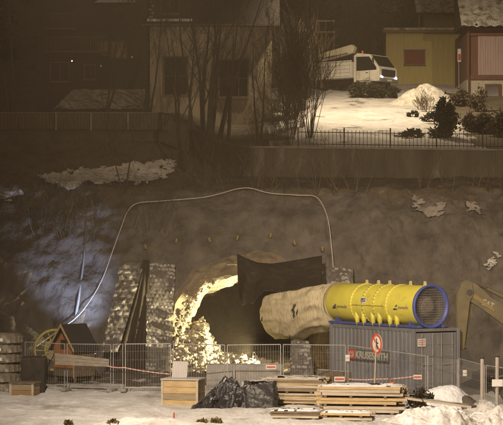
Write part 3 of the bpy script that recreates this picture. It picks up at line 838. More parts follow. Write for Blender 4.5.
cb = link('cab', cab, TW, t)
m = M(); m.prism([(1.15, .6), (1.15, 2.38), (1.17, 2.38), (1.17, .6)], 'y', -1.135, -1.12); m.prism([(2.3, .6), (2.3, 1.33), (2.32, 1.33), (2.32, .6)], 'y', -1.135, -1.12); m.box((2.1, -1.14, 1.18), (.18, .03, .04)); m.box((1.7, -1.13, .62), (1.1, .03, .03)); link('door_seams', m, STEELD, cb)
m = M(); m.box((3.285, 0, .62), (.02, .52, .12)); link('number_plate', m, WHITE, cb)
for y in (-.4, .35):
    m = M(); m.tube([(3.08, y, 1.63), (2.80, y + .35, 2.0)], .012, 4); link('wiper', m, STEELD, cb)
for sy, nm in ((-1.135, 0), (1.135, 1)):
    m = M(); m.prism([(1.2, 1.35), (1.2, 2.36), (2.28, 2.32), (2.92, 1.5), (2.92, 1.35)], 'y', sy - .01, sy + .01); link('side_window', m, GLASS, cb)
m = M(); m.add([(2.42, -1.0, 2.40), (2.42, 1.0, 2.40), (3.03, 1.0, 1.62), (3.03, -1.0, 1.62)], [(0, 1, 2, 3)]); m.shift((.02, 0, .02)); link('windscreen', m, GLASS, cb)
m = M(); m.box((3.19, 0, 1.15), (.03, 1.7, .5)); link('grille', m, STEELD, cb)
m = M(); m.box((3.2, 0, .62), (.15, 2.25, .3), bev=.04); link('bumper', m, mat('grey_bumper', (.2, .2, .2)), cb)
HL = mat('headlight_glow', (.8, .85, 1), emit=(.75, .85, 1.0), estr=6)
for y in (-.9, .9):
    m = M(); m.rock((3.24, y, .85), .10, (.5, 1.1, .8), n=2); link('headlight', m, HL, cb)
m = M(); m.tube([(1.2, -.4, 2.6), (1.2, -.4, 2.85)], [.09, .07], 10); link('beacon', m, ORANGE, cb)
m = M(); m.box((2.75, -1.33, 1.95), (.08, .18, .5), bev=.03); link('mirror', m, STEELD, cb)
for x in (-3.0, -1.9, 2.2):
    for y in (-.98, .98): wheel(t, x, y, .45, .45, .28)

# ------------------------------------------------------------------ rope, anchors and mats on the rock face
pts_px = [(35, 349), (62, 330), (78, 318), (92, 300), (103, 280), (114, 250), (122, 228), (128, 213), (138, 205), (160, 203), (185, 201), (205, 199), (222, 195), (236, 191), (250, 190), (270, 195), (298, 197), (314, 198), (322, 206), (328, 222), (331, 245), (333, 268), (334, 292)]
pp = [hill_at(px, py, .22) for px, py in pts_px]
sp = []
for i in range(len(pp) - 1):
    p0, p1, p2, p3 = pp[max(0, i - 1)], pp[i], pp[i + 1], pp[min(len(pp) - 1, i + 2)]
    for k in range(6):
        u = k / 6
        sp.append(.5 * ((2 * p1) + (-p0 + p2) * u + (2 * p0 - 5 * p1 + 4 * p2 - p3) * u * u + (-p0 + 3 * p1 - 3 * p2 + p3) * u ** 3))
sp.append(pp[-1])
m = M(); m.tube(sp, .025, 6); tag(link('cable', m, ROPE, smooth=True), 'long pale cable hung in an arch over the tunnel mouth', 'cable')
random.seed(31)
ga = 'rock anchors in an arch above the tunnel'
labs = {145: 'leftmost rock anchor, over the gap between the two blasting mats', 322: 'yellow rock anchor at the right end of the arch by the cable', 294: 'bright yellow rock anchor above the dark curtain, second from the right'}
for px, py in ((145, 249), (176, 243), (209, 242), (237, 240), (270, 238), (294, 245), (322, 251)):
    h = hill_at(px, py, .02)
    t = thing('rock_anchor', labs.get(px, {176: 'second rock anchor from the left in the arch, right of the mats', 209: 'third rock anchor from the left in the arch', 237: 'middle rock anchor of the arch, above the curtain corner', 270: 'rock anchor above the middle of the dark curtain'}.get(px, '')), 'rock anchor', h, 0, ga)
    m = M(); m.box((0, -.02, 0), (.17, .03, .17), rot=Matrix.Rotation(random.uniform(-.5, .5), 3, 'Y')); link('plate', m, STEELD, t)
    m = M(); m.tube([(0, .05, 0), (.02, -.16, -.01)], .02, 6); link('bolt', m, STEELD, t)
    m = M(); m.box((.03, -.13, .10), (.07, .03, .22), rot=Matrix.Rotation(random.uniform(-.4, .4), 3, 'Y')); link('tag', m, mat('anchor_yellow', (.34, .24, .05)), t)
# hanging hose streak on the left rock
q = [hill_at(86, 232, .12), hill_at(84, 262, .12), hill_at(80, 292, .12), hill_at(76, 318, .12)]
m = M(); m.tube(q, [.05, .055, .06, .06], 6); tag(link('hose', m, mat('grey_hose', (.25, .26, .28)), smooth=True), 'grey hose hanging down the blue-lit rock at the left', 'hose')

SNOWR = mat('frosted_rubber', (.48, .46, .43), (.26, .24, .22), rough=.9, scale=7, bump=.6)
def blast_mat(label, quad, D0, D1, cols, rows, lump=.09):
    """woven tyre mat hanging on the rock; quad: top-left, top-right, bottom-right, bottom-left in photo px"""
    base = P(*quad[3], D1)
    t = thing('blasting_mat', label, 'blasting mat', base)
    m = M()
    def at(u, v):
        a = Vector(quad[0] + (0,)).lerp(Vector(quad[1] + (0,)), u); b_ = Vector(quad[3] + (0,)).lerp(Vector(quad[2] + (0,)), u)
        q = a.lerp(b_, v); D = lerp(D0, D1, v) - .12 * math.sin(v * 3.1) * .5
        return P(q.x, q.y, D)
    nx, ny = cols * 6 + 1, rows * 5 + 1; hgt = {}
    sd_ = random.uniform(0, 50)
    def f(i, j):
        u, v = i / (nx - 1), j / (ny - 1); wob = .35 * noise.noise(Vector((u * 4 + sd_, v * 9, 0)))
        rv = v * rows + wob; r_ = int(rv); cu = u * cols + .5 * (r_ % 2) + .3 * noise.noise(Vector((u * 3, v * 7, sd_)))
        b1 = math.sin(math.pi * (rv - r_)) ** .6 if rv > r_ else 0; b2 = .35 + .65 * abs(math.sin(math.pi * cu)) ** .7
        k = b1 * b2 * (.7 + .9 * noise.noise(Vector((int(cu) * 3.7, r_ * 2.9, sd_)))); hgt[j * nx + i] = k
        p = at(u, v) - base; p.y -= .03 + lump * k + .05 * noise.noise(Vector((u * 3, v * 6, sd_ + 4)))
        e = .03 * noise.noise(Vector((v * 30, sd_, 1 if i else 9)))
        if i in (0, nx - 1): p.x += e * 2
        if j in (0, ny - 1): p.z += .05 * noise.noise(Vector((u * 9, sd_, 5)))
        return p
    m.grid(nx, ny, f)
    ob = link('tyre_weave', m, RUBBER, t, fix=False, smooth=True); ob.data.materials.append(SNOWR)
    for pg in ob.data.polygons:
        h_ = sum(hgt[v] for v in pg.vertices) / 4; vv = pg.vertices[0] // nx / ny
        if h_ > .46 and noise.noise(Vector((pg.center.x * 2, pg.center.z * 2.5, sd_))) > -.05 + .35 * vv: pg.material_index = 1
    m = M(); m.grid(cols + 1, rows + 1, lambda i, j: at(i / cols, j / rows) - base + Vector((0, .10, 0))); link('backing', m, TARPB, t)
    return t
random.seed(17)
def DF(px, py): return hill_at(px, py).y
blast_mat('slanting snow-dusted blasting mat, the left one of the pair beside the tunnel', [(121, 263), (145, 262), (118, 352), (101, 352)], 93.5, 91.4, 3, 15, .13)
blast_mat('upright blasting mat of tyre strips right against the tunnel mouth', [(147, 262), (175, 264), (171, 378), (146, 378)], 93.6, 91.3, 7, 30, .05)
blast_mat('small blasting mat hanging high behind the yellow fan', [(321, 264), (353, 268), (353, 292), (321, 296)], 93.6, 92.6, 5, 6, .05)
blast_mat('narrow blasting mat hanging below the cream duct', [(291, 340), (309, 340), (314, 377), (290, 377)], 88.0, 87.8, 4, 9, .05)
# dark tarpaulin wedge between the two mats
def cloth(name, label, poly_top, poly_bot, D0, D1, material, nx=30, ny=24, fold=.12, cat='tarpaulin', freq=14, rag=.0):
    n = len(poly_top)
    def edge(pl, u):
        k = min(len(pl) - 2, int(u * (len(pl) - 1))); f_ = u * (len(pl) - 1) - k
        return lerp(pl[k][0], pl[k + 1][0], f_), lerp(pl[k][1], pl[k + 1][1], f_)
    def f(i, j):
        u, v = i / (nx - 1), j / (ny - 1); a = edge(poly_top, u); b_ = edge(poly_bot, u)
        x, y = lerp(a[0], b_[0], v), lerp(a[1], b_[1], v)
        D = lerp(D0, D1, v) - fold * (math.sin(u * freq + 2 * v + 2 * noise.noise(Vector((u * 3, v * 2, 5)))) * (.3 + .7 * v) + .8 * fn3(u * 4, v * 3, 2))
        p = P(x, y, D)
        if j == ny - 1: p.z += rag * noise.noise(Vector((u * 14, 0, 3)))
        return p
    m = M().grid(nx, ny, f)
    o = link(name, m, material, smooth=True)
    md = o.modifiers.new('thickness', 'SOLIDIFY'); md.thickness = .025
    return tag(o, label, cat)
cloth('tarpaulin', 'dark brown tarpaulin wedge hanging between the two blasting mats', [(143, 260), (149, 260)], [(104, 372), (149, 372)], 93.4, 91.7, TARPB, fold=.10, freq=22)
cloth('curtain', 'big dark curtain sagging across the top right of the tunnel mouth', [(237, 254), (247, 259), (258, 263), (272, 264), (286, 262), (304, 259), (322, 256)],
      [(238, 296), (242, 305), (254, 302), (264, 291), (282, 293), (300, 296), (322, 298)], 92.9, 90.2, TARP, nx=70, ny=36, fold=.24, cat='curtain', rag=.12)

# ------------------------------------------------------------------ rubble in the tunnel mouth
random.seed(8)
def pile_z(px):   # silhouette row of the heap by photo column
    pts = [(164, 330), (172, 322), (180, 318), (190, 324), (200, 320), (207, 322), (210, 334), (214, 345), (222, 352), (232, 356), (245, 356), (258, 360), (275, 366), (290, 372), (305, 374)]
    for a, b_ in zip(pts, pts[1:]):
        if a[0] <= px <= b_[0]: return lerp(a[1], b_[1], (px - a[0]) / (b_[0] - a[0]))
    return pts[-1][1] if px > 300 else pts[0][1]
def pile(px, D):  # heap surface height
    Dk = lerp(94.6, 92.8, sm(205, 240, px)); H = P(px, pile_z(px), Dk).z
    t_ = (D - 90.3) / (Dk - 90.3)
    return H * (max(0, t_) ** .8 if t_ < 1 else max(0, 1 - (t_ - 1) * 2.2))
m = M()
def f(i, j):
    px = 166 + i * 1.5; D = 90.3 + j * .18
    return (PX(px, D), D, pile(px, D) - .15 + .35 * abs(fn3(px * .12, D * 1.2, 6)) * (1 if j > 1 else 0))
m.grid(96, 30, f)
for k in range(2200):
    px = random.uniform(168, 306); D = random.uniform(90.2, 95)
    z = pile(px, D)
    r = random.choice((.035, .045, .06, .08, .1, .13, .18)) * random.uniform(.7, 1.2)
    m.rock((PX(px, D), D, z + random.uniform(-.05, .12)), r, (1, random.uniform(.6, 1), random.uniform(.55, .9)))
for k in range(700):
    i_ = random.randint(2, 26); j_ = random.choice((4, 5, 6, 6, 7)); q_ = tun(i_, j_)
    if q_.z > 3.3 and random.random() < .75: continue
    rr_k = random.choice((.04, .06, .09, .14)) * random.uniform(.7, 1.2) * (1 if q_.z < 3.3 else .6)
    m.rock((q_.x + random.uniform(-.05, .15), q_.y + random.uniform(-.25, .25), q_.z + random.uniform(-.1, .1)), rr_k, (1, random.uniform(.6, 1), random.uniform(.6, 1)))
struct(link('rubble', m, RUBBLE, fix=False), 'stuff')
# loose boulders on the floor line, each a thing
random.seed(19)
m0 = M().rock((0, 0, 0), .2, (1, .8, .7), n=2)
names = []
for k in range(5):
    px = 168 + k * 1.2; D = 91.2
    mm = M().rock((0, 0, 0), .24 - .02 * k, (.7, .8, 1.3), n=1)
    o = link('boulder', mm, RUBBLE, loc=P(171 + k * 2.5, 318 + k * 12, 92.3 - .25 * k)); tag(o, 'pale boulder at the left edge of the tunnel mouth, %s of five from the top' % ORD[k], 'boulder', 'boulders at the left edge of the tunnel mouth')

# work light inside the tunnel mouth, hidden behind the narrow mat
def work_light(label, loc, target, e, col, size, blend=.6, soft=.15):
    t = thing('work_light', label, 'work light', loc)
    d = Vector(target) - Vector(loc); hz = loc[2]
    q = d.to_track_quat('-Y', 'Z').to_matrix()
    m = M(); m.box((0, 0, 0), (.42, .14, .32), rot=q, bev=.03); link('lamp_housing', m, STEELD, t)
    m = M(); m.box(q @ Vector((0, -.08, 0)), (.36, .01, .26), rot=q); link('lamp_glass', m, mat('lit_glass_%d' % int(e), col, emit=col, estr=12), t)
    m = M(); m.tube([(0, 0, -.16), (0, 0, -hz + .4)], .02, 6)
    for a in (0, 2.1, 4.2): m.tube([(0, 0, -hz + .7), (math.cos(a) * .45, math.sin(a) * .45, -hz)], .015, 5)
    link('tripod', m, GALV, t)
    l = lamp('work_light_beam', 'SPOT', (0, 0, 0), (0, 0, 0), e, col, spot_size=R(size), spot_blend=blend, shadow_soft_size=soft)
    l.parent = t; l.location = d.normalized() * .2; l.rotation_euler = d.to_track_quat('-Z', 'Y').to_euler()
    return t
work_light('lit floodlight low in the tunnel mouth behind the concrete barrier, aimed up at the arch', P(254, 359, 96.2), P(192, 300, 95.2), 9500, (1.0, .86, .50), 150, .9, .10)
work_light('lit floodlight behind the narrow mat, aimed at the right end of the rubble', P(304, 365, 89.8), P(186, 350, 92.2), 13000, (1.0, .86, .50), 46, .3, .10)
bp = P(92, 357, 88.6)
work_light('lit bluish lamp behind the hut, shining on the rock', bp, P(73, 270, 94.2), 4200, (.50, .62, 1.0), 46, 1.0, .1)

# ------------------------------------------------------------------ container
AX = Vector((.53, -.848, 0)); ang = math.atan2(AX.y, AX.x)     # long axis, pointing to the viewer's right front
PE = Vector((.848, .53, 0))
C0 = Vector((PX(413, 78.6), 78.6, 0))                            # nearest vertical edge
CL, CW, CHt = 6.06, 2.44, 2.62
base = C0 - AX * CL / 2 + PE * CW / 2; base.z = -.02
t = thing('shipping_container', 'blue-grey shipping container carrying the yellow fan', 'container', base, ang)
# local: +x along AX (near end doors), local -y is the side facing the viewer's left?
LY = Matrix.Rotation(ang, 3, 'Z') @ Vector((0, 1, 0))
sy = 1 if LY.dot(PE) < 0 else -1                                 # side facing the viewer
m = M()
def corr(x0, x1, y, side, z0, z1, step=.28, dep=.036):
    xs_ = []; x = x0; k = 0
    while x < x1 - .01:
        xs_ += [(x, 0), (x + step * .3, 0), (x + step * .5, -dep), (x + step * .8, -dep)]; x += step
    xs_.append((x1, 0)); vs = []; fs = []
    for (a, d) in xs_:
        vs += [(a, y + side * d, z0), (a, y + side * d, z1)]
    for i in range(len(xs_) - 1): fs.append((2 * i, 2 * i + 2, 2 * i + 3, 2 * i + 1))
    return vs, fs
for s_ in (-1, 1):
    vs, fs = corr(-CL / 2 + .14, CL / 2 - .14, s_ * (CW / 2 - .01), s_, .16, CHt - .12); m.add(vs, fs)
m.box((0, 0, CHt - .03), (CL - .1, CW - .1, .03)); m.box((-CL / 2 + .06, 0, CHt / 2), (.04, CW - .3, CHt - .3)); m.box((0, 0, .12), (CL - .1, CW - .1, .06))
link('side_walls', m, CONTB, t)
m = M()
for sx_ in (-1, 1):
    for s_ in (-1, 1): m.box((sx_ * (CL / 2 - .07), s_ * (CW / 2 - .07), CHt / 2), (.15, .15, CHt), bev=.01)
for s_ in (-1, 1):
    m.box((0, s_ * (CW / 2 - .045), CHt - .06), (CL - .31, .085, .12)); m.box((0, s_ * (CW / 2 - .045), .08), (CL - .31, .085, .16))
for sx_ in (-1, 1):
    m.box((sx_ * (CL / 2 - .06), 0, CHt - .06), (.10, CW - .31, .12)); m.box((sx_ * (CL / 2 - .06), 0, .08), (.10, CW - .31, .16))
link('frame', m, CONTB, t)
for s_ in (-1, 1):
    m = M(); m.box((CL / 2 - .05, s_ * .53, CHt / 2), (.05, 1.04, CHt - .36), bev=.01)
    for z in (.5, 1.05, 1.6, 2.1): m.box((CL / 2 - .02, s_ * .53, z), (.02, .92, .32), bev=.01)
    dr = link('door', m, CONTB, t)
    m = M()
    for y in (.22, .78): m.tube([(CL / 2 + .03, s_ * y, .2), (CL / 2 + .03, s_ * y, CHt - .2)], .018, 6)
    m.box((CL / 2 + .045, s_ * .5, 1.15), (.02, .5, .03)); link('locking_bars', m, GALV, dr)
sd = sy * (CW / 2)
def side_x(px):           # local x on the visible long side for a photo column
    k = (px - 251.5) / F; P0 = base - PE * CW / 2
    s_ = (k * P0.y - P0.x) / (AX.x - k * AX.y); return s_
def side_z(px, py):
    P0 = base - PE * CW / 2 + AX * side_x(px); return CH + (HY - py) / F * P0.y - base.z
xa, xb = side_x(348.5), side_x(390); z1, z0 = side_z(368, 350), side_z(368, 360.5)
m = M(); m.box(((xa + xb) / 2, sd + sy * .05, (z0 + z1) / 2), (xb - xa, .05, z1 - z0)); sg = link('sign_board', m, mat('sign_grey', (.10, .10, .10), rough=.5), t)
fr = Matrix.Rotation(0, 4, 'X')
rotf = (R(90), 0, R(180) if sy > 0 else 0)
xr = side_x(356.5)
m = M(); m.box(((xa + xr) / 2 + .02, sd + sy * .08, (z0 + z1) / 2), (xr - xa - .05, .012, (z1 - z0) * .92)); link('logo_square', m, RED, sg)
LETT = mat('sign_letters', (.42, .41, .37), rough=.5)
import_w = None
def fit_text(name, body, x0, x1, zc, h, material, parent, y, bold=.0, depth=.006):
    o = text(name, body, h * 1.38, material, parent, (0, 0, 0), rotf, depth, 1, bold)
    w_ = o.dimensions.x if o.dimensions.x else 1
    xs_ = [v.co.x for v in o.data.vertices]; ys_ = [v.co.y for v in o.data.vertices]
    wd = max(xs_) - min(xs_); hh = max(ys_) - min(ys_)
    kx = (x1 - x0) / wd; kz = h / hh
    o.scale = (kx, kz, 1)
    o.location = ((x0 - min(xs_) * kx) if sy < 0 else (x1 + min(xs_) * kx), y, zc - h / 2 - min(ys_) * kz)
    return o
fit_text('logo_letters', 'KS', xa + .1, xr - .08, (z0 + z1) / 2, (z1 - z0) * .55, LETT, sg, sd + sy * .095, .01)
fit_text('sign_lettering', 'KRUSESMITH', xr + .05, xb - .05, (z0 + z1) / 2, (z1 - z0) * .74, LETT, sg, sd + sy * .085, .018)
# small notice on the side near the door end
xa, xb = side_x(404), side_x(411)
m = M(); zc = side_z(407, 342.5); m.box((CL / 2 + .01, -sy * -.0 + sy * .78, zc), (.012, .42, .33)); nt_ = link('notice', m, mat('notice_white', (.55, .54, .52)), t)
m = M()
for k in range(3): m.box((CL / 2 + .018, sy * .78, zc + .09 - k * .08), (.006, .34, .02))
link('notice_lines', m, RED, nt_)

# ------------------------------------------------------------------ yellow tunnel fan on the container
FL, FR_ = 6.5, .86
fan_end = C0 + PE * CW / 2 - AX * .45
FZ = 3.50
fb = fan_end - AX * FL / 2; fb.z = 2.61
t = thing('tunnel_fan', 'large yellow tunnel fan with a blue ring on the container', 'fan', fb, ang)
zc = FZ - 2.61
m = M()
prof = [(-FL / 2, FR_ * .96), (-FL / 2 + .08, FR_), (-1.35, FR_), (-1.33, FR_ + .03), (-1.27, FR_ + .03), (-1.25, FR_ - .015), (-.43, FR_ - .015), (-.42, FR_ + .015), (-.38, FR_ + .015), (-.37, FR_ - .015), (.37, FR_ - .015), (.38, FR_ + .015), (.42, FR_ + .015), (.43, FR_ - .015), (1.25, FR_ - .015), (1.27, FR_ + .03), (1.33, FR_ + .03), (1.35, FR_), (FL / 2 - .06, FR_)]
n = 56; vs = []; fs = []
for (x, r) in prof:
    for k in range(n):
        a = 2 * math.pi * k / n; vs.append((x, r * math.cos(a), zc + r * math.sin(a)))
for i in range(len(prof) - 1):
    for k in range(n):
        fs.append((i * n + k, i * n + (k + 1) % n, (i + 1) * n + (k + 1) % n, (i + 1) * n + k))
b0 = len(vs)
for k in range(n):
    a = 2 * math.pi * k / n; vs.append((FL / 2 - .06, (FR_ - .08) * math.cos(a), zc + (FR_ - .08) * math.sin(a)))
for k in range(n):
    a = 2 * math.pi * k / n; vs.append((FL / 2 - 1.6, (FR_ - .1) * math.cos(a), zc + (FR_ - .1) * math.sin(a)))
e0 = (len(prof) - 1) * n
for k in range(n):
    k2 = (k + 1) % n; fs += [(e0 + k, e0 + k2, b0 + k2, b0 + k), (b0 + k, b0 + k2, b0 + n + k2, b0 + n + k)]
m.add(vs, fs); body = link('fan_housing', m, YEL, t, smooth=False)
for p in body.data.polygons: p.use_smooth = abs(p.normal.x) < .3
md = body.modifiers.new('edges', 'EDGE_SPLIT'); md.split_angle = R(35)
m = M()
for x in (-1.30, -.40, .40, 1.30):
    for k in range(36):
        a = 2 * math.pi * (k + .5) / 36; m.tube([(x - .05, (FR_ + .012) * math.cos(a), zc + (FR_ + .012) * math.sin(a)), (x + .05, (FR_ + .012) * math.cos(a), zc + (FR_ + .012) * math.sin(a))], .016, 6)
link('flange_bolts', m, GALV, body, fix=False)
# blue end ring
m = M(); vs = []; fs = []
rp = [(FL / 2 - .06, FR_ + .02), (FL / 2 + .10, FR_ + .06), (FL / 2 + .12, FR_ + .02), (FL / 2 + .10, FR_ - .05), (FL / 2 - .05, FR_ - .09)]
for (x, r) in rp:
    for k in range(n): a = 2 * math.pi * k / n; vs.append((x, r * math.cos(a), zc + r * math.sin(a)))
for i in range(len(rp) - 1):
    for k in range(n): fs.append((i * n + k, i * n + (k + 1) % n, (i + 1) * n + (k + 1) % n, (i + 1) * n + k))
m.add(vs, fs); link('end_ring', m, BLUE, t, smooth=True)
# protective grille and the dark silencer core behind it
m = M()
for k in range(-12, 13):
    y = k * .066; h_ = math.sqrt(max(0, (FR_ - .07) ** 2 - y * y)); m.box((FL / 2 + .03, y, zc), (.008, .008, 2 * h_))
for k in range(-8, 9):
    z = k * .10; h_ = math.sqrt(max(0, (FR_ - .07) ** 2 - z * z)); m.box((FL / 2 + .02, 0, zc + z), (.008, 2 * h_, .008))
link('grille', m, GALV, t)
m = M(); vs = []; fs = []
for x in (FL / 2 - .03, FL / 2 - 1.57):
    for k in range(n): a = 2 * math.pi * k / n; vs.append((x, (FR_ - .105) * math.cos(a), zc + (FR_ - .105) * math.sin(a)))
for k in range(n): fs.append((k, (k + 1) % n, n + (k + 1) % n, n + k))
m.add(vs, fs); link('liner', m, mat('liner_grey', (.13, .11, .09), rough=.7), t)
m = M(); m.tube([(FL / 2 - 1.55, 0, zc), (FL / 2 - .25, 0, zc), (FL / 2 - .08, 0, zc)], [.42, .42, .22], 24); m.tube([(FL / 2 - 1.62, 0, zc), (FL / 2 - 1.58, 0, zc)], FR_ - .09, 32)
link('silencer_core', m, mat('silencer_grey', (.16, .13, .10)), t)
# splitter seams, lugs and saddle legs
m = M()
for a in (0, 180): pass
m.box((0, sy * (FR_ + .01), zc), (2.3, .05, .05)); m.box((0, -sy * (FR_ + .01), zc), (2.3, .05, .05))
link('flange_seam', m, YEL, t)
for x in (-1.26, -.4, .42, 1.9, FL / 2 - .35):
    m = M(); m.prism([(x - .09, zc + FR_ - .02), (x + .09, zc + FR_ - .02), (x + .05, zc + FR_ + .17), (x - .05, zc + FR_ + .17)], 'y', -.03, .03); link('lifting_lug', m, mat('lug_paint', (.62, .52, .25)), t)
for x, hh in ((-1.05, 1), (-.55, 1), (.12, 1), (.62, 1), (1.35, .8), (1.85, .8)):
    for s_ in (-1, 1):
        m = M(); m.tube([(x, s_ * .62, -.0), (x, s_ * .66, .25), (x, s_ * .69, .62 * hh)], [.085, .11, .10], 12); link('leg', m, YEL, t, smooth=True)
m = M()
for s_ in (-1, 1): m.box((.1, s_ * .62, .05), (6.6, .16, .1), bev=.01)
for x in (-3, -1.5, 0, 1.5, 3.2): m.box((x, 0, .05), (.12, 1.08, .08))
link('base_frame', m, BLUE, t)
for x in (-2.7, 2.7):
    m = M(); m.prism([(-.68, .1), (.68, .1), (.60, .28), (.3, .12), (-.3, .12), (-.60, .28)], 'x', x - .04, x + .04); link('saddle', m, BLUE, t)
# lettering on the housing: dark triangle mark and word
def fan_x(px, zz=0):
    k = (px - 251.5) / F; P0 = fb - PE * FR_
    return (k * P0.y - P0.x) / (AX.x - k * AX.y)
NAVY = mat('logo_navy', (.03, .04, .10), rough=.5); GREYT = mat('logo_grey', (.32, .28, .14), rough=.6)
def on_shell(name, px0, px1, z0, z1, material, tri=False, word=None):
    x0, x1 = fan_x(px0), fan_x(px1); y = lambda z: sy * math.sqrt(max(0, FR_ ** 2 - (z - zc) ** 2)) + sy * .006
    m = M()
    if tri:
        a = [(x0, z0), (x0 + (x1 - x0) * .75, z0), (x0 + (x1 - x0) * .75, z1)]
        m.add([(p[0], y(p[1]), p[1]) for p in a], [(0, 1, 2)])
        a = [(x0 + (x1 - x0) * .82, z0), (x1, z0), (x1, z1), (x0 + (x1 - x0) * .82, z1)]
        m.add([(p[0], y(p[1]), p[1]) for p in a], [(0, 1, 2, 3)])
        return link(name, m, material, body, fix=False)
    o = fit_text(name, word, x0, x1, (z0 + z1) / 2, z1 - z0, material, body, sy * (FR_ + .0), .004, .012)
    return o
def fz(px, py):
    P0 = fb - PE * FR_ + AX * fan_x(px); return CH + (HY - py) / F * P0.y - 2.61
on_shell('logo_triangle', 331.5, 336.0, fz(334, 308.5), fz(334, 303.8), NAVY, tri=True)
on_shell('logo_word', 337.2, 347.0, fz(342, 307.8), fz(342, 304.6), GREYT, word='swedv')
on_shell('logo_triangle', 392.5, 397.0, fz(395, 310.0), fz(395, 304.6), NAVY, tri=True)
on_shell('logo_word', 398.2, 408.0, fz(403, 309.0), fz(403, 305.6), GREYT, word='swedv')
x0, x1 = fan_x(360), fan_x(366); za, zb = fz(363, 303), fz(363, 297.5)
yy = lambda z: sy * (math.sqrt(FR_ ** 2 - (z - zc) ** 2) + .012)
m = M(); m.add([(x0, yy(za), za), (x1, yy(za), za), (x1, yy(zb), zb), (x0, yy(zb), zb)], [(0, 1, 2, 3)]); pl = link('data_plate', m, WHITE, body, fix=False)
m = M()
for k in range(3):
    zz = lerp(za, zb, .25 + .25 * k); m.add([(x0 + .04, yy(zz) + sy * .01, zz), (x1 - .05, yy(zz) + sy * .01, zz), (x1 - .05, yy(zz) + sy * .01, zz + .03), (x0 + .04, yy(zz) + sy * .01, zz + .03)], [(0, 1, 2, 3)])
link('plate_lines', m, NAVY, pl, fix=False)

# ------------------------------------------------------------------ cream ventilation duct
random.seed(4)
fe = fan_end - AX * (FL - .05); fe.z = FZ
ctrl = [fe, fe - AX * .9 + Vector((0, 0, -.10)), Vector((2.5, 87.6, 3.18)), Vector((1.9, 88.9, 3.02)), Vector((1.36, 90.3, 2.92)), Vector((1.5, 92.0, 2.85)), Vector((1.85, 95, 2.55)), Vector((1.9, 104, 2.6)), Vector((1.9, 116, 2.7))]
pts = []
for i in range(len(ctrl) - 1):
    p0, p1, p2, p3 = ctrl[max(0, i - 1)], ctrl[i], ctrl[i + 1], ctrl[min(len(ctrl) - 1, i + 2)]
    for k in range(8):
        u = k / 8; pts.append(.5 * ((2 * p1) + (-p0 + p2) * u + (2 * p0 - 5 * p1 + 4 * p2 - p3) * u * u + (-p0 + 3 * p1 - 3 * p2 + p3) * u ** 3))
m = M(); n = 96; vs = []; fs = []
for i, p in enumerate(pts):
    d = (pts[min(i + 1, len(pts) - 1)] - pts[max(i - 1, 0)]).normalized(); a = d.cross(Vector((0, 0, 1))).normalized(); b_ = a.cross(d)
    g_ = sm(0, 10, i)
    for k in range(n):
        th = 2 * math.pi * k / n
        r = lerp(.87, .98, g_) + g_ * (.055 * fn3(math.cos(th) * 1.8, math.sin(th) * 1.8 + i * .16, i * .10, 4) - .17 * abs(math.sin(4.5 * th + .9 * math.sin(i * .13) + 2.2 * noise.noise(Vector((i * .09, math.sin(th) * 1.2, 0))))) ** .7 * (.3 + 1.6 * abs(noise.noise(Vector((math.sin(th) * 2, i * .12, 3))))) - .03 * (1 if i % 8 == 0 else 0))
        r *= 1 - .22 * sm(90.2, 93.5, p.y)
        r *= 1 + g_ * .22 * ((abs(math.cos(th)) ** 5 + abs(math.sin(th)) ** 5) ** -.2 - 1)
        q = p + (a * math.cos(th) + b_ * math.sin(th) * (1 - .04 * g_)) * r
        if math.sin(th) < 0: q.z -= g_ * .42 * (-math.sin(th)) ** 1.5 * (1 + .25 * math.sin(i * .33 + 1))
        vs.append(q)
for i in range(len(pts) - 1):
    for k in range(n): fs.append((i * n + k, i * n + (k + 1) % n, (i + 1) * n + (k + 1) % n, (i + 1) * n + k))
m.add(vs, fs)
dt = thing('ventilation_duct', 'sagging cream fabric duct running from the yellow fan into the tunnel', 'duct', (0, 0, 0))
du = link('duct_fabric', m, CREAM, dt, smooth=True, fix=False)
m = M(); m.tube([fe - AX * .05, fe - AX * .14], .90, 40); link('clamp_band', m, mat('clamp', (.30, .25, .15)), dt)
# tears in the fabric, lying on its skin
def duct_spot(px, py):
    best = None
    for v in vs:
        if v.y > 93: continue
        x = 251.5 + F * v.x / v.y; y = HY - F * (v.z - CH) / v.y
        s_ = (x - px) ** 2 + (y - py) ** 2 + (v.y - 86) * .9
        if best is None or s_ < best[0]: best = (s_, v)
    return best[1]
for px, py, sc in ((295, 307, 1.5), (293, 314, 1.1), (297, 311, .8), (290, 336, .8), (262, 318, .9)):
    q = duct_spot(px, py); m = M(); vv = []
    for k in range(12):
        a = k * math.pi / 6; r = (.19 if k % 2 else .10) * sc * random.uniform(.7, 1.2); vv.append((math.cos(a) * r * .45 + math.sin(a) * r * .35, -.05 + math.cos(a) * .02, math.sin(a) * r * 1.2))
    m.add(vv + [(0, -.07, 0)], [(k, (k + 1) % 12, 12) for k in range(12)]); o = link('tear', m, TARP, dt, loc=q)

# ------------------------------------------------------------------ excavator
D = 80.5
def ep(px, py, d=D): return P(px, py, d)
bx = PX(545, D)
base = Vector((bx, D, gz(bx, D)))
t = thing('excavator', 'worn yellow excavator reaching in from the right edge', 'excavator', base)
def L(px, py): q = ep(px, py) - base; return (q.x, q.z)
boom = [L(462, 287), L(468, 281), L(476, 284), L(490, 297), L(506, 307), L(526, 322), L(540, 345), L(540, 372), L(528, 372), L(518, 345), L(504, 325), L(486, 312), L(468, 300), L(462, 296)]
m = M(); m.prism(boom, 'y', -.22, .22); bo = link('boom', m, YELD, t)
m = M(); m.prism([L(464, 293), L(476, 300), L(494, 312), L(494, 309), L(476, 295), L(466, 289)], 'y', -.245, -.225); link('boom_edge', m, mat('worn_edge', (.20, .15, .06)), bo)
stick = [L(461, 283), L(466, 279.5), L(471, 283), L(473, 294), L(469, 301), L(463, 352), L(457, 352), L(457, 330), L(456, 306), L(457, 292)]
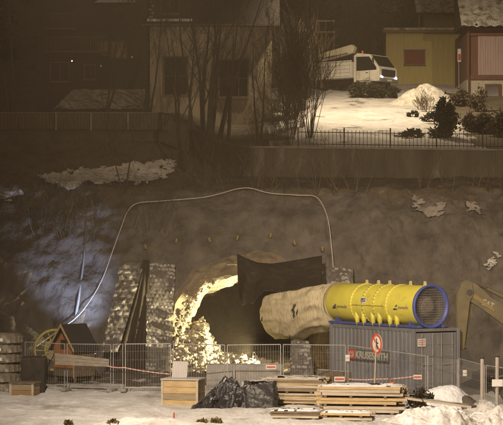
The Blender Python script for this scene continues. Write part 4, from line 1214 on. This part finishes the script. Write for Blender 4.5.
m = M(); m.prism(stick, 'y', -.30, -.225 + .0); m.prism(stick, 'y', .225, .30); st = link('stick', m, YELD, t)
m = M(); m.prism([L(468, 300), L(473, 302), L(465, 346), L(460, 346)], 'y', -.1, .1); link('stick_link', m, YELD, st)
a, b_ = L(468, 282), L(487, 293.5)
m = M(); m.tube([(a[0], 0, a[1]), (b_[0], 0, b_[1] + .2)], .045, 8); link('piston_rod', m, CHROME, st)
a2 = L(515, 306); m = M(); m.tube([(b_[0], 0, b_[1] + .2), (a2[0], 0, a2[1] + .15)], .09, 10); link('cylinder', m, YELD, bo)
q = L(469, 292); m = M(); m.tube([(q[0], -.34, q[1]), (q[0], .34, q[1])], .12, 14); link('pivot_pin', m, STEELD, st)
m = M(); m.prism([L(453, 350), L(466, 348), L(473, 362), L(470, 378), L(456, 384), L(449, 374), L(459, 370), L(462, 362)], 'y', -.5, .5); link('bucket', m, STEELD, st)
o = text('boom_lettering', 'CAT', .34, mat('letter_white', (.30, .28, .24)), bo, (0, 0, 0), (R(90), 0, 0), .006, .8, .015)
q = L(480, 303.5); o.location = (q[0], -.235, q[1]); o.rotation_euler = (R(90), R(24), 0)
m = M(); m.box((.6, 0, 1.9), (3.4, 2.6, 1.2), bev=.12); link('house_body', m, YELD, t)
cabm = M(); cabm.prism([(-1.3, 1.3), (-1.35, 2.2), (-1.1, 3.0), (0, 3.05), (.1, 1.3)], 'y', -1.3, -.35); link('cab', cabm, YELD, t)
for s_ in (-1, 1):
    m = M(); m.prism([(-1.9, .15), (-2.1, .5), (-1.8, .9), (1.9, .9), (2.2, .5), (2.0, .15), (1.6, 0), (-1.6, 0)], 'y', s_ * 1.25 - .3, s_ * 1.25 + .3); link('track', m, STEELD, t)

# ------------------------------------------------------------------ site fence
def fence_panel(a, b_, label, h=1.95, first=None, drop=0):
    a = Vector(a); b_ = Vector(b_); d = b_ - a; Lf = math.hypot(d.x, d.y); an = math.atan2(d.y, d.x); sl = (b_.z - a.z)
    t = thing('site_fence_panel', label, 'fence panel', a, an, 'steel site fence panels')
    Z = lambda x: sl * x / Lf
    m = M(); r = .021
    m.tube([(0.06, 0, .02), (.06, 0, h)], r, 6); m.tube([(Lf - .06, 0, sl + .02), (Lf - .06, 0, sl + h)], r, 6)
    m.tube([(.06, 0, h), (Lf - .06, 0, h + sl)], r, 6); m.tube([(.06, 0, .16), (Lf - .06, 0, .16 + sl)], r, 6)
    link('frame', m, GALV, t)
    m = M(); x = .16
    while x < Lf - .1:
        m.tube([(x, 0, .16 + Z(x)), (x, 0, h + Z(x))], .0055, 3, cap=False); x += .105
    for z in (.5, .9, 1.3, 1.65): m.tube([(.06, .006, z), (Lf - .06, .006, z + sl)], .005, 3, cap=False)
    link('wire_mesh', m, GALV, t, fix=False)
    m = M(); m.box((0, 0, .07), (.24, .62, .14), bev=.03); link('fence_foot', m, CONC, t)
    return t
def fp(px, D, dz=0): x = PX(px, D); return Vector((x, D, gz(x, D) + dz))
fence = [(24, 80.5), (66, 79.6), (112, 78.8), (124, 78.6), (172, 78.5), (226, 78.8), (282, 78.6), (347, 77.3), (427, 74.3), (458, 76), (485, 73.2), (530, 71.5)]
flab = ['fence panel next to the stack of concrete rings', 'fence panel with the pale boards in front of the hut', 'narrow fence piece between two posts under the left tarpaulin', 'fence panel with striped tape before the upright blasting mat', 'fence panel behind the wooden crate', 'fence panel in front of the rubble', 'fence panel left of the container sign', 'fence panel crossing the container front', 'fence panel at the container doors', 'fence panel below the excavator stick', 'fence panel at the right edge of the yard']
for i in range(len(fence) - 1):
    a, b_ = fence[i], fence[i + 1]
    dz0 = .0; fence_panel(fp(*a), fp(*b_), flab[i])
# taller posts at the right
for px, D, h, lab in ((482, 71.5, 2.25, 'pale tall post left of the right edge of the yard'), (497, 71, 2.4, 'pale tall post with a white label at the right edge')):
    t = thing('marker_post', lab, 'post', fp(px, D)); m = M(); m.tube([(0, 0, 0), (.01, 0, h)], .07, 8); link('post', m, mat('pale_post', (.42, .38, .33)), t)
    m = M(); m.tube([(.01, 0, h), (.01, 0, h + .04)], .08, 8); link('post_cap', m, STEELD, t)
    if px > 490:
        m = M(); m.box((0, -.09, h - .95), (.4, .03, .26)); link('label_plate', m, WHITE, t)
def fence_sign(px, py, D, w_, h_, label, red=True):
    p = P(px, py, D); t = thing('fence_sign', label, 'sign', p)
    m = M(); m.box((0, 0, 0), (w_, .02, h_)); pl = link('sign_plate', m, mat('sign_white', (.66, .60, .56), rough=.5), t)
    m = M(); m.box((0, -.014, 0), (w_ * .84, .008, h_ * (.42 if red else .1))); link('sign_stripe', m, mat('sign_red', (.5, .12, .08)) if red else GREYT, pl)
fence_sign(339.5, 379, 77.1, .42, .19, 'small red and white sign on the fence left of the container sign')
fence_sign(349 - 1.5, 372.5 - 14.5, 77.1, .17, .26, 'tiny white tag on the fence at the container corner', False)
fence_sign(271, 367, 78.3, .42, .17, 'small red and white sign on the fence in front of the tunnel')
fence_sign(417.5, 377, 74.3, .32, .17, 'small red label where the striped tape ends')
fence_sign(465, 373, 75.2, .17, .24, 'small white tag on the fence below the excavator', False)

# red and white barrier tape
def tape(label, pts):
    t = thing('barrier_tape', label, 'barrier tape', pts[0]); n = 40
    segs = [[], []]
    ms = [M(), M()]
    def at(u):
        k = min(len(pts) - 2, int(u * (len(pts) - 1))); f_ = u * (len(pts) - 1) - k
        p = pts[k].lerp(pts[k + 1], f_) - pts[0]; p.z -= .03 * math.sin(f_ * math.pi); return p
    for i in range(n):
        a, b_ = at(i / n), at((i + 1) / n); hh = Vector((0, .01, .022))
        ms[i % 2].add([a - hh, b_ - hh, b_ + hh, a + hh], [(0, 1, 2, 3)])
    mm = M(); mm.add(ms[0].v, ms[0].f); n0 = len(ms[0].f); mm.add(ms[1].v, ms[1].f); o = link('tape', mm, mat('tape_white', (.55, .46, .40)), t, fix=False); o.data.materials.append(mat('tape_red', (.50, .20, .14)))
    for p in o.data.polygons[n0:] if False else list(o.data.polygons)[n0:]: p.material_index = 1
tape('red and white striped tape along the left fence', [P(108, 366, 78.5), P(124, 367.5, 78.3), P(170, 374, 78.2)])
tape('red and white striped tape across the container front', [P(349, 379, 76.8), P(376, 379, 75.9), P(413, 376.5, 74.2)])

# pale boards fixed on the left fence
t = thing('pale_boards', 'long pale boards fixed to the fence in front of the hut', 'boards', P(55, 365, 79.4))
a = P(55, 353, 79.4); b_ = P(109, 359, 78.6); c = P(109, 367, 78.6); d = P(55, 365, 79.4); o0 = P(55, 365, 79.4)
m = M()
for k in range(3):
    q = [a.lerp(d, k / 3), b_.lerp(c, k / 3), b_.lerp(c, (k + .92) / 3), a.lerp(d, (k + .92) / 3)]
    vs_ = [v - o0 for v in q] + [v - o0 + Vector((0, .04, 0)) for v in q]
    m.add(vs_, [(0, 1, 2, 3), (7, 6, 5, 4), (0, 4, 5, 1), (1, 5, 6, 2), (2, 6, 7, 3), (3, 7, 4, 0)])
link('boards', m, mat('grey_planks', (.30, .26, .21), (.20, .17, .13), scale=3, stretch=(.6, 4, 4)), t)

# ------------------------------------------------------------------ hut with dark pitched roof and red gable
D = 84; hb = fp(74, D)
t = thing('hut', 'small hut with a dark pitched roof and a red gable at the left', 'hut', hb, R(48))
# local: gable faces -x/-y (viewer's left), ridge along +x
def hutbox():
    Wd, Ln, He, Hr = 1.7, 1.5, 1.35, 2.1
    z0 = .25
    m = M(); m.prism([(-Wd / 2, z0), (Wd / 2, z0), (Wd / 2, He), (0, Hr - .06), (-Wd / 2, He)], 'x', -Ln / 2 + .02, Ln / 2); link('wall', m, WOODD, t)
    m = M(); m.prism([(-Wd / 2 + .08, .55), (Wd / 2 - .08, .55), (Wd / 2 - .08, He - .02), (0, Hr - .2), (-Wd / 2 + .08, He - .02)], 'x', -Ln / 2 - .02, -Ln / 2 + .01); ga_ = link('gable_panel', m, mat('hut_red', (.42, .15, .05), (.26, .09, .035), scale=4, stretch=(4, 4, .5)), t)
    m = M(); m.box((-Ln / 2 - .035, 0, 1.42), (.02, .42, .34)); link('window', m, STEELD, ga_)
    m = M(); m.box((-Ln / 2 - .04, .22, .85), (.02, .25, .16)); link('notice', m, mat('hut_notice', (.55, .50, .6)), ga_)
    for s_ in (-1, 1):
        m = M(); e = Wd / 2 + .2; zz = Hr - (Hr - He) * e / (Wd / 2)
        m.prism([(0, Hr), (s_ * e, zz), (s_ * e, zz + .06), (0, Hr + .07)], 'x', -Ln / 2 - .22, Ln / 2 + .15); link('roof', m, ROOFD, t)
        m = M(); m.prism([(0, Hr - .03), (s_ * e, zz - .03), (s_ * e, zz + .075), (0, Hr + .085)], 'x', -Ln / 2 - .27, -Ln / 2 - .225); link('bargeboard', m, WOOD, t)
    for sx_ in (-1, 1):
        for s_ in (-1, 1): m = M(); m.box((sx_ * (Ln / 2 - .1), s_ * (Wd / 2 - .08), .12), (.1, .1, .3)); link('leg', m, WOODD, t)
    m = M(); m.box((-Ln / 2 - .03, -Wd / 2 + .03, .75), (.05, .07, 1.1)); link('corner_post', m, WOOD, t)
hutbox(); t.scale = (.80, .80, 1.18)

# cable drum with yellow spokes
D = 86; db = fp(58, D)
t = thing('cable_drum', 'yellow-spoked cable drum standing behind the fence left of the hut', 'cable drum', db, R(8))
c = P(55, 350, D) - db; rr_ = 20 / F * D
def ring(m, y, r, tr, n=48):
    m.tube([(c.x + r * math.cos(2 * math.pi * k / n), y, c.z + r * math.sin(2 * math.pi * k / n)) for k in range(n + 1)], tr, 6, cap=False)
for y in (-.25, .35):
    m = M(); ring(m, y, rr_, .045); ring(m, y, rr_ * .5, .03)
    for k in range(16 if y < 0 else 0):
        a = 2 * math.pi * k / 16
        m.tube([(c.x + rr_ * .3 * math.cos(a), y, c.z + rr_ * .3 * math.sin(a)), (c.x + rr_ * math.cos(a), y, c.z + rr_ * math.sin(a))], .022, 5)
    link('flange', m, mat('drum_yellow', (.55, .45, .12), (.4, .33, .1)), t)
m = M(); m.tube([(c.x, -.22, c.z), (c.x, .32, c.z)], rr_ * .48, 40); link('cable_coil', m, mat('coil', (.42, .36, .22), (.3, .26, .16), scale=2, stretch=(1, 30, 1)), t, smooth=False)
m = M()
for y in (-.3, .4): m.tube([(c.x - .6, y, 0), (c.x, y, c.z), (c.x + .6, y, 0)], .035, 6)
link('stand', m, STEELD, t)

# ------------------------------------------------------------------ stack of concrete rings at the left edge
D = 79.5; x = PX(-1, D); z = gz(x, D) - .02
r0 = 22.5 / F * D; hh = 9.6 / F * D
labs = ['lowest concrete ring of the stack at the left edge', 'second concrete ring from the bottom of the stack at the left edge', 'third concrete ring from the bottom of the stack at the left edge', 'third concrete ring from the top with a reflective label, left edge', 'second concrete ring from the top with a reflective label, left edge', 'topmost concrete ring of the stack at the left edge']
random.seed(12)
for k in range(6):
    t = thing('concrete_ring', labs[k], 'concrete ring', (x + random.uniform(-.06, .06), D + random.uniform(-.05, .05), z + k * hh), random.uniform(-.3, .3), 'stacked concrete rings at the left edge')
    m = M(); n = 40; pr = [(r0 - .04, .0), (r0, .03), (r0, hh * .74), (r0 - .02, hh * .78), (r0 - .06, hh * .8), (r0 - .06, hh * .97), (r0 - .18, hh * .97), (r0 - .18, 0)]
    n = 110
    def rf_(i, j): return pr[j % len(pr)][0] + (.03 if i % 5 < 2 and 0 < j % len(pr) < 3 else 0)
    m.grid(n + 1, len(pr) + 1, lambda i, j: (rf_(i, j) * math.cos(2 * math.pi * i / n), rf_(i, j) * math.sin(2 * math.pi * i / n), pr[j % len(pr)][1]))
    link('ring_body', m, mat('ring_concrete', (.24, .20, .15), (.15, .125, .09), scale=2.5, stretch=(1, 1, 1), bump=.6, c3=(.42, .38, .32), s3=3, lo3=.56, hi3=.7), t)
    if k >= 3:
        a = -math.pi / 2 + math.atan2(PX(4, D) - x, 1.2) * 1.1 + random.uniform(-.05, .05) - t.rotation_euler.z
        m = M(); m.box(((r0 + .04) * math.cos(a), (r0 + .04) * math.sin(a), hh * .42), (.02, .15, .13), rot=Matrix.Rotation(a, 3, 'Z')); link('reflector', m, mat('reflective', (.9, .88, .8), rough=.3), t)

# dark tarp-wrapped box and wooden chest
def draped(name, label, loc, sx_, sy_, sz_, material, seed, amp=.08, rotz=0, cat='tarpaulin', extra=None, taper=.12):
    import bmesh
    bm = bmesh.new(); bmesh.ops.create_cube(bm, size=2); bmesh.ops.subdivide_edges(bm, edges=bm.edges, cuts=14, use_grid_fill=True)
    bm.verts.index_update(); m = M()
    vs_ = []
    for v in bm.verts:
        p = v.co.copy(); t_ = (p.z + 1) / 2
        q = Vector((p.x * sx_ / 2 * (1 - taper * t_), p.y * sy_ / 2 * (1 - taper * t_), t_ * sz_))
        d = fn3(q.x * 2 + seed, q.y * 2, q.z * 2, 5); d2 = abs(fn3(q.x * 4, q.y * 4 + seed, q.z * 1.5, 4))
        nrm = Vector((p.x * abs(p.x) ** 3, p.y * abs(p.y) ** 3, max(0, p.z) ** 3))
        q += nrm * (d * amp + d2 * amp * .8); vs_.append(q)
    m.add(vs_, [[v.index for v in f_.verts] for f_ in bm.faces]); bm.free()
    o = link(name, m, material, loc=loc, smooth=True); o.rotation_euler = (0, 0, rotz)
    return tag(o, label, cat)
draped('covered_box', 'tall box wrapped in dark tarpaulin beside the concrete rings', fp(34, 79.0, -.05), .86, .7, 1.52, TARPB, 2, .05, cat='covered box', taper=-.12)

def chest(label, px0, px1, D, h, rotz, lid, woodm=WOOD, boards=3, name='wooden_crate', depth=.8):
    xm = (PX(px0, D) + PX(px1, D)) / 2; w_ = PX(px1, D) - PX(px0, D)
    t = thing(name, label, 'crate', (xm, D, gz(xm, D) - .02), rotz)
    for k in range(boards):
        m = M()
        for s_ in (-1, 1): m.box((0, s_ * depth / 2, h * (k + .5) / boards), (w_, .03, h / boards - .012))
        for s_ in (-1, 1): m.box((s_ * (w_ / 2 - .015), 0, h * (k + .5) / boards), (.03, depth - .03, h / boards - .012))
        link('board', m, woodm if k != 1 else mat('greyed_wood', (.30, .24, .15), (.20, .16, .1), scale=3, stretch=(.6, 4, 4)), t)
    for sx_ in (-1, 1): m = M(); m.box((sx_ * (w_ / 2 - .02), -depth / 2 - .03, h / 2), (.09, .035, h)); link('corner_batten', m, WOODP, t)
    m = M(); m.box((0, 0, h + .04), (w_ + .12, depth + .12, .07), bev=.02); link('lid', m, lid, t)
    return t
chest('small reddish wooden box beside the dark covered box', 13, 37, 77.6, .48, R(-12), WOODD, mat('reddish_wood', (.30, .17, .07), (.2, .11, .05), scale=3, stretch=(.6, 4, 4)), 2)
chest('open-boarded wooden crate with a pale lid and a grey panel on it', 165, 202, 73.2, .98, R(-14), mat('frosted_lid', (.42, .39, .36), (.3, .28, .26), scale=3), WOOD, 4, depth=1.0)
# pale ribbed panel leaning behind the crate
a = P(173, 361, 73.6); b_ = P(188, 361.5, 73.6); c = P(186.5, 387.6, 73.2); d = P(171, 387.6, 73.2)
t = thing('ribbed_panel', 'pale grey ribbed panel standing on the wooden crate', 'panel', d)
m = M(); vs_ = [v - d for v in (a, b_, c, d)]; m.add(vs_ + [v + Vector((0, .03, 0)) for v in vs_], [(0, 1, 2, 3), (7, 6, 5, 4), (0, 4, 5, 1), (1, 5, 6, 2), (2, 6, 7, 3), (3, 7, 4, 0)])
m2_ = M()
for k in range(9):
    u = (k + .5) / 9; p0 = vs_[0].lerp(vs_[1], u); p1 = vs_[3].lerp(vs_[2], u); m2_.tube([p0 + Vector((0, -.008, -.03)), p1 + Vector((0, -.008, .03))], .014, 5)
link('sheet', m, mat('panel_grey', (.42, .39, .38), (.34, .32, .31), scale=2), t); link('rib_pattern', m2_, mat('panel_rib', (.50, .47, .45)), t)

# low concrete barriers in front of the rubble
def barrier(label, px0, px1, py1, D0, D1, material=CONC, th=.35):
    a = Vector((PX(px0, D0), D0, 0)); b_ = Vector((PX(px1, D1), D1, 0)); d = b_ - a; an = math.atan2(d.y, d.x)
    h = P((px0 + px1) / 2, py1, (D0 + D1) / 2).z
    a.z = min(gz(a.x, D0), gz(b_.x, D1)) - .05; h -= a.z
    t = thing('concrete_barrier', label, 'barrier', a, an)
    m = M(); m.prism([(-th, 0), (-th, .15), (-th * .45, .35), (-th * .35, h), (th * .35, h), (th * .45, .35), (th, .15), (th, 0)], 'x', 0, d.length); link('barrier_body', m, material, t)
    m = M(); m.grid(30, 5, lambda i, j: (d.length * i / 29, lerp(-th * .36, th * .36, j / 4), h + .01 + .03 * (1 - (j / 2 - 1) ** 2) + .015 * fn3(i * .3, j))); link('snow_cover', m, DSNOW, t, smooth=True)
barrier('long pale concrete barrier in front of the rubble', 207, 282, 364.5, 80.8, 80.6)
barrier('brownish barrier between the tunnel and the container', 318, 350, 371, 80.3, 78.6, WOODD, .2)
chest('low brown box behind the fence below the container sign', 350, 376, 75.8, .42, R(-18), DSNOW, mat('brown_box', (.22, .16, .09), (.15, .11, .07)), 1, depth=.6)

# ------------------------------------------------------------------ black plastic heap and wrapped pallet
random.seed(40)
D = 71.6
t0 = fp(232, D, -.1)
m = M(); n = 60
def f(i, j):
    u = i / (n - 1); v = j / (n - 1)
    prof_ = [(0, .05), (.1, .30), (.22, .75), (.33, 1.15), (.42, 1.62), (.5, 1.5), (.62, 1.28), (.8, 1.20), (.92, .95), (1, .1)]
    for a, b_ in zip(prof_, prof_[1:]):
        if a[0] <= u <= b_[0]: hh_ = lerp(a[1], b_[1], (u - a[0]) / (b_[0] - a[0])); break
    k = math.sin(math.pi * min(1, v * 1.02)) ** .5 if v < .98 else 0
    x_ = (u - .5) * 3.2; y_ = (v - .5) * 1.9
    r1 = abs(fn3(x_ * 1.6, y_ * 1.6, 1, 5)); r2 = fn3(x_ * 3.4, y_ * 3.4, 5, 4)
    z_ = .76 * hh_ * k * (.72 + .35 * (1 - r1 * 1.5)) + .12 * r2 * k
    return (x_ + .10 * r2, y_ + .12 * fn3(x_ * 3, y_ * 3, 9), max(-.05, z_))
m.grid(n, n, f)
hp = link('plastic_heap', m, BLACKP, loc=t0, smooth=False)
tag(hp, 'crumpled heap of black plastic sheeting with snow in its folds', 'plastic sheeting')
hp.data.materials.append(mat('frosty_plastic', (.45, .44, .42), (.25, .24, .23), scale=3, bump=.6))
for p in hp.data.polygons:
    c_ = p.center
    if noise.noise(Vector((c_.x * 1.7, c_.y * 2.5, c_.z * 1.7 + 3))) > .24 + .15 * random.random(): p.material_index = 1
m = M()
for k in range(26):
    x_ = random.uniform(-1.4, 1.4); y_ = random.uniform(-1.15, -.4); z_ = random.uniform(.0, .7 if abs(x_) < 1 else .3)
    q = Vector((x_, y_, z_)); a = Vector((random.uniform(-1, 1), random.uniform(-.2, .2), random.uniform(-1, 1))).normalized() * random.uniform(.15, .35); b_ = Vector((a.z, -.3, -a.x)) * random.uniform(.3, .7)
    m.add([q - a, q - b_ * .6, q + a * .9, q + b_], [(0, 1, 2), (0, 2, 3)])
o = link('loose_flaps', m, BLACKP, hp, fix=False)
draped('wrapped_pallet', 'cube-shaped pallet load wrapped in black plastic with snow on top', fp(262, 70.6, -.05), 1.08, .9, .95, BLACKP, 9, .10, R(-10), 'wrapped pallet', taper=.06)
m = M(); m.grid(16, 12, lambda i, j: (lerp(-.42, .42, i / 15), lerp(-.34, .34, j / 11), .99 + .04 * fn3(i * .4, j * .4) + .03 * math.sin(i / 15 * 3.1)))
m.shift(fp(262, 70.6, -.03)); struct(link('snow_patch', m, DSNOW, smooth=True))

# ------------------------------------------------------------------ timber stacks
def timber(label, px0, px1, D, layers, bh, depth, rotz, wood=(WOOD, WOODP, mat('grey_board', (.24, .19, .12), (.16, .12, .08), scale=3, stretch=(.6, 4, 4))), gap=(3,), snow=True, jit=.11, name='timber_stack', n=7, group=None, snowm=None, lift=0.0):
    xm = (PX(px0, D) + PX(px1, D)) / 2; w_ = (PX(px1, D) - PX(px0, D))
    t = thing(name, label, 'timber stack', (xm, D, gz(xm, D) - .03 + lift), rotz, group); z = 0
    for s_ in (-.38, 0, .38): m = M(); m.box((s_ * w_, 0, .05), (.12, depth, .1)); link('bearer', m, WOODD, t)
    z = .1
    for k in range(layers):
        if k in gap:
            for s_ in (-.4, -.1, .3): m = M(); m.box((s_ * w_, 0, z + .035), (.1, depth, .068)); link('spacer', m, WOODD, t)
            z += .07
        bw = depth / n
        for q in range(n):
            if q in (0, n - 1) or k == layers - 1 or random.random() < .5:
                m = M(); ll = w_ * random.uniform(.93, 1.03); m.box((random.uniform(-jit, jit), -depth / 2 + bw * (q + .5) + (random.uniform(-.02, .02)), z + bh / 2 + random.uniform(-.004, .004)), (ll, bw * .93, bh * .9), rot=Matrix.Rotation(random.uniform(-.022, .022), 3, 'Z') @ Matrix.Rotation(random.uniform(-.006, .006), 3, 'Y'))
                link('board', m, random.choice(wood), t)
        z += bh
    if snow:
        m = M(); nx_, ny_ = 40, 14
        def f(i, j):
            u = i / (nx_ - 1) * 2 - 1; v = j / (ny_ - 1) * 2 - 1; e = min(1, (1 - max(abs(u), abs(v)) ** 6))
            return (u * w_ * .49 + .03 * fn3(j * .5, 3), v * depth * .48 + .02 * fn3(i * .4, 7), z - .005 + (.05 + .035 * fn3(u * 4, v * 2, 2)) * e)
        m.grid(nx_, ny_, f, keep=lambda i, j, q: fn3(i * .14, j * .2, px0) > -.30); link('snow_cover', m, snowm or SNOW, t, smooth=True)
    return t
random.seed(50)
timber('tall stack of thin snow-topped boards in front of the narrow mat', 266, 327, 72.2, 14, .062, 1.3, R(-13), gap=(6,), snowm=DSNOW)
timber('long stack of thick yellow planks at the right centre', 319, 404, 69.2, 7, .112, 1.5, R(-9), gap=(2, 4), wood=(WOOD, WOOD, WOODP), jit=.20)
timber('low snow-covered pallet of dark boards in front of the tall stack', 272, 322, 67.2, 3, .08, 1.1, R(-10), gap=(), wood=(WOODD, WOODP))
timber('flat snowy pile of planks in the lower centre foreground', 322, 372, 66.2, 2, .09, .9, R(-8), gap=(1,), wood=(WOOD, WOODP))
# things on top
random.seed(51)
o = draped('tarp_bundle', 'small dark bundle lying on the tall board stack', P(290, 380.5, 73.0), .95, .3, .16, BLACKP, 4, .06, R(-10), 'bundle')
b0 = P(306, 381, 73.0); m = M(); m.tube([b0 + Vector((-.3, 0, .05)), b0 + Vector((0, 0, .12)), b0 + Vector((.25, .05, .02))], [.05, .07, .03], 7); tag(link('sack', m, mat('sack_cloth', (.45, .40, .32)), smooth=True), 'small pale sack beside the dark bundle on the board stack', 'sack')
# long plank running right
def long_plank(label, a, b_, material, w_=.2, th=.06):
    d = b_ - a; t = thing('long_plank', label, 'plank', a, math.atan2(d.y, d.x))
    Lh = math.hypot(d.x, d.y); m = M(); m.add([(0, -w_, 0), (Lh, -w_, d.z), (Lh, w_, d.z), (0, w_, 0), (0, -w_, -th), (Lh, -w_, d.z - th), (Lh, w_, d.z - th), (0, w_, -th)], [(0, 1, 2, 3), (7, 6, 5, 4), (0, 4, 5, 1), (1, 5, 6, 2), (2, 6, 7, 3), (3, 7, 4, 0)])
    link('board', m, material, t)
    m = M(); m.add([(0.03, -w_ * .8, .012), (Lh - .03, -w_ * .8, d.z + .012), (Lh - .03, w_ * .8, d.z + .012), (.03, w_ * .8, .012)], [(0, 1, 2, 3)]); link('snow_cover', m, DSNOW, t)
long_plank('long pale plank sloping down from the plank stack to the snow heaps', P(345, 388.5, 69.9), P(474, 405.5, 67.3), WOODP, .22, .08)
random.seed(60)
m = M(); m.rock((0, 0, .16), .22, (1.05, .8, .85), n=3); o = link('orange_bag', m, ORANGE, smooth=True, loc=P(390, 391.5, 70.6)); tag(o, 'rounded orange bag lying on the plank stack by the fence', 'bag')
HEAPS = mat('lumpy_snow', (.80, .79, .78), (.50, .47, .44), rough=.8, scale=2.5, bump=1, bscale=8, c3=(.20, .16, .12), s3=1.6, lo3=.56, hi3=.70)
# rounded snow-covered load behind the plank
mound('snow_heap', 'smooth rounded snow heap behind the long plank', fp(448, 72.0) + Vector((0, 0, .35)), 1.25, .9, .80, SNOW, 6, .25, p=.5)
mound('snow_heap', 'brown dirty heap right of the rounded snow heap', fp(468, 71.6), 1.3, .9, .85, MUD, 8, .4)
mound('snow_heap', 'dirty snow heap under the fence label at the right', fp(486, 70.0), 1.5, 1.0, .95, DSNOW, 11, .6)
mound('snow_heap', 'lumpy bright snow heap in the lower right foreground', fp(440, 65.5), 2.3, 1.3, .74, HEAPS, 13, 1.1, p=.7, n=90)
mound('snow_heap', 'bright snow heap at the lower right corner', fp(495, 66), 1.9, 1.3, .92, HEAPS, 15, 1.1, p=.7, n=80)
mound('snow_heap', 'low snow heap in the lower left centre foreground', fp(150, 64.6), 2.6, .8, .30, YSNOW, 17, .9, p=.7)
random.seed(61)
bush('bare_shrub', 'dark little weed at the end of the plank stack', fp(421, 68.5, .2), .4, .3, .75, 500, BARK, cat='shrub')
for px, lab in ((68, 'dry tuft in the bottom left snow, the smaller one'), (112, 'brown leafy tuft at the bottom edge left of the crate'), (202, 'dark tuft at the bottom edge right of the crate'), (216, 'low dark tuft under the plastic heap')):
    bush('grass_tuft', lab, fp(px, 64.4 + (.0 if px < 150 else .4), 0), .22 if px != 68 else .12, .15,   .17 if px != 68 else .12, 120, mat('dry_leaf', (.14, .10, .03), (.08, .06, .02)), cat='tuft')
# small red stake
t = thing('marker_stake', 'little red stake in the snow below the wooden crate', 'stake', fp(174, 65.2)); m = M(); m.tube([(0, 0, 0), (0, 0, .34)], .025, 6); link('stake', m, RED, t)

# prohibition sign on a pole
D = 74.0; pb = fp(374, D)
t = thing('prohibition_sign', 'round red-rimmed prohibition sign on a pole in front of the container', 'sign', pb)
zc_ = P(376, 344, D).z - pb.z
m = M(); m.tube([(0, .03, 0), (.10, .03, zc_ + .35)], .03, 8); link('pole', m, WOODP, t)
import_ = None
def disc(r, y, sx_=.6, sh=0.0, r2=None):
    m = M(); n = 36
    if r2 is None: m.add([(math.cos(2 * math.pi * k / n) * r * sx_, y, math.sin(2 * math.pi * k / n) * r) for k in range(n)], [tuple(range(n))])
    else:
        vs_ = [(math.cos(2 * math.pi * k / n) * r * sx_, y, math.sin(2 * math.pi * k / n) * r) for k in range(n)] + [(math.cos(2 * math.pi * k / n) * r2 * sx_, y, math.sin(2 * math.pi * k / n) * r2) for k in range(n)]
        m.add(vs_, [(k, (k + 1) % n, n + (k + 1) % n, n + k) for k in range(n)])
    m.shift((0, 0, zc_)); return m
# the disc is round and turned away from the viewer
hold = bpy.data.objects.new('sign_head', None)
Rz = Matrix.Rotation(R(-63), 3, 'Z')
def turned(m):
    m.v = [tuple(Vector((.10, 0, 0)) + Rz @ Vector(v)) for v in m.v]; return m
m = M(); m.tube([(0, .0, zc_), (0, .02, zc_)], .40, 36); pl = link('sign_disc', turned(m), mat('sign_face', (.75, .70, .62), rough=.45), t)
link('red_rim', turned(disc(.40, -.006, 1, 0, .30)), mat('sign_rim', (.60, .08, .04), rough=.45), pl)
m = M(); m.add([(-.24, -.010, .20), (-.18, -.010, .26), (.24, -.010, -.20), (.18, -.010, -.26)], [(0, 1, 2, 3)]); m.shift((0, 0, zc_)); link('slash', turned(m), mat('sign_rim', (.6, .08, .04)), pl)
m = M(); m.box((0, -.012, .0), (.10, .006, .24)); m.tube([(0, -.014, .17), (0, -.008, .17)], .045, 12); m.box((.08, -.012, .04), (.12, .006, .04)); m.box((-.06, -.012, -.15), (.05, .006, .12)); m.box((.06, -.012, -.15), (.05, .006, .12)); m.shift((0, 0, zc_)); link('figure', turned(m), BLACK, pl)
bpy.data.objects.remove(hold)

# ------------------------------------------------------------------ haze over the whole place
m = M(); m.box((0, 190, 58), (330, 500, 126))
hz_m = bpy.data.materials.new('haze_air'); hz_m.use_nodes = True
n_ = hz_m.node_tree; n_.nodes.clear()
ov = n_.nodes.new('ShaderNodeOutputMaterial'); pv = n_.nodes.new('ShaderNodeVolumePrincipled')
pv.inputs['Color'].default_value = (1.0, .83, .62, 1); pv.inputs['Density'].default_value = .0011
n_.links.new(pv.outputs[0], ov.inputs['Volume'])
struct(link('haze', m, hz_m), 'stuff')
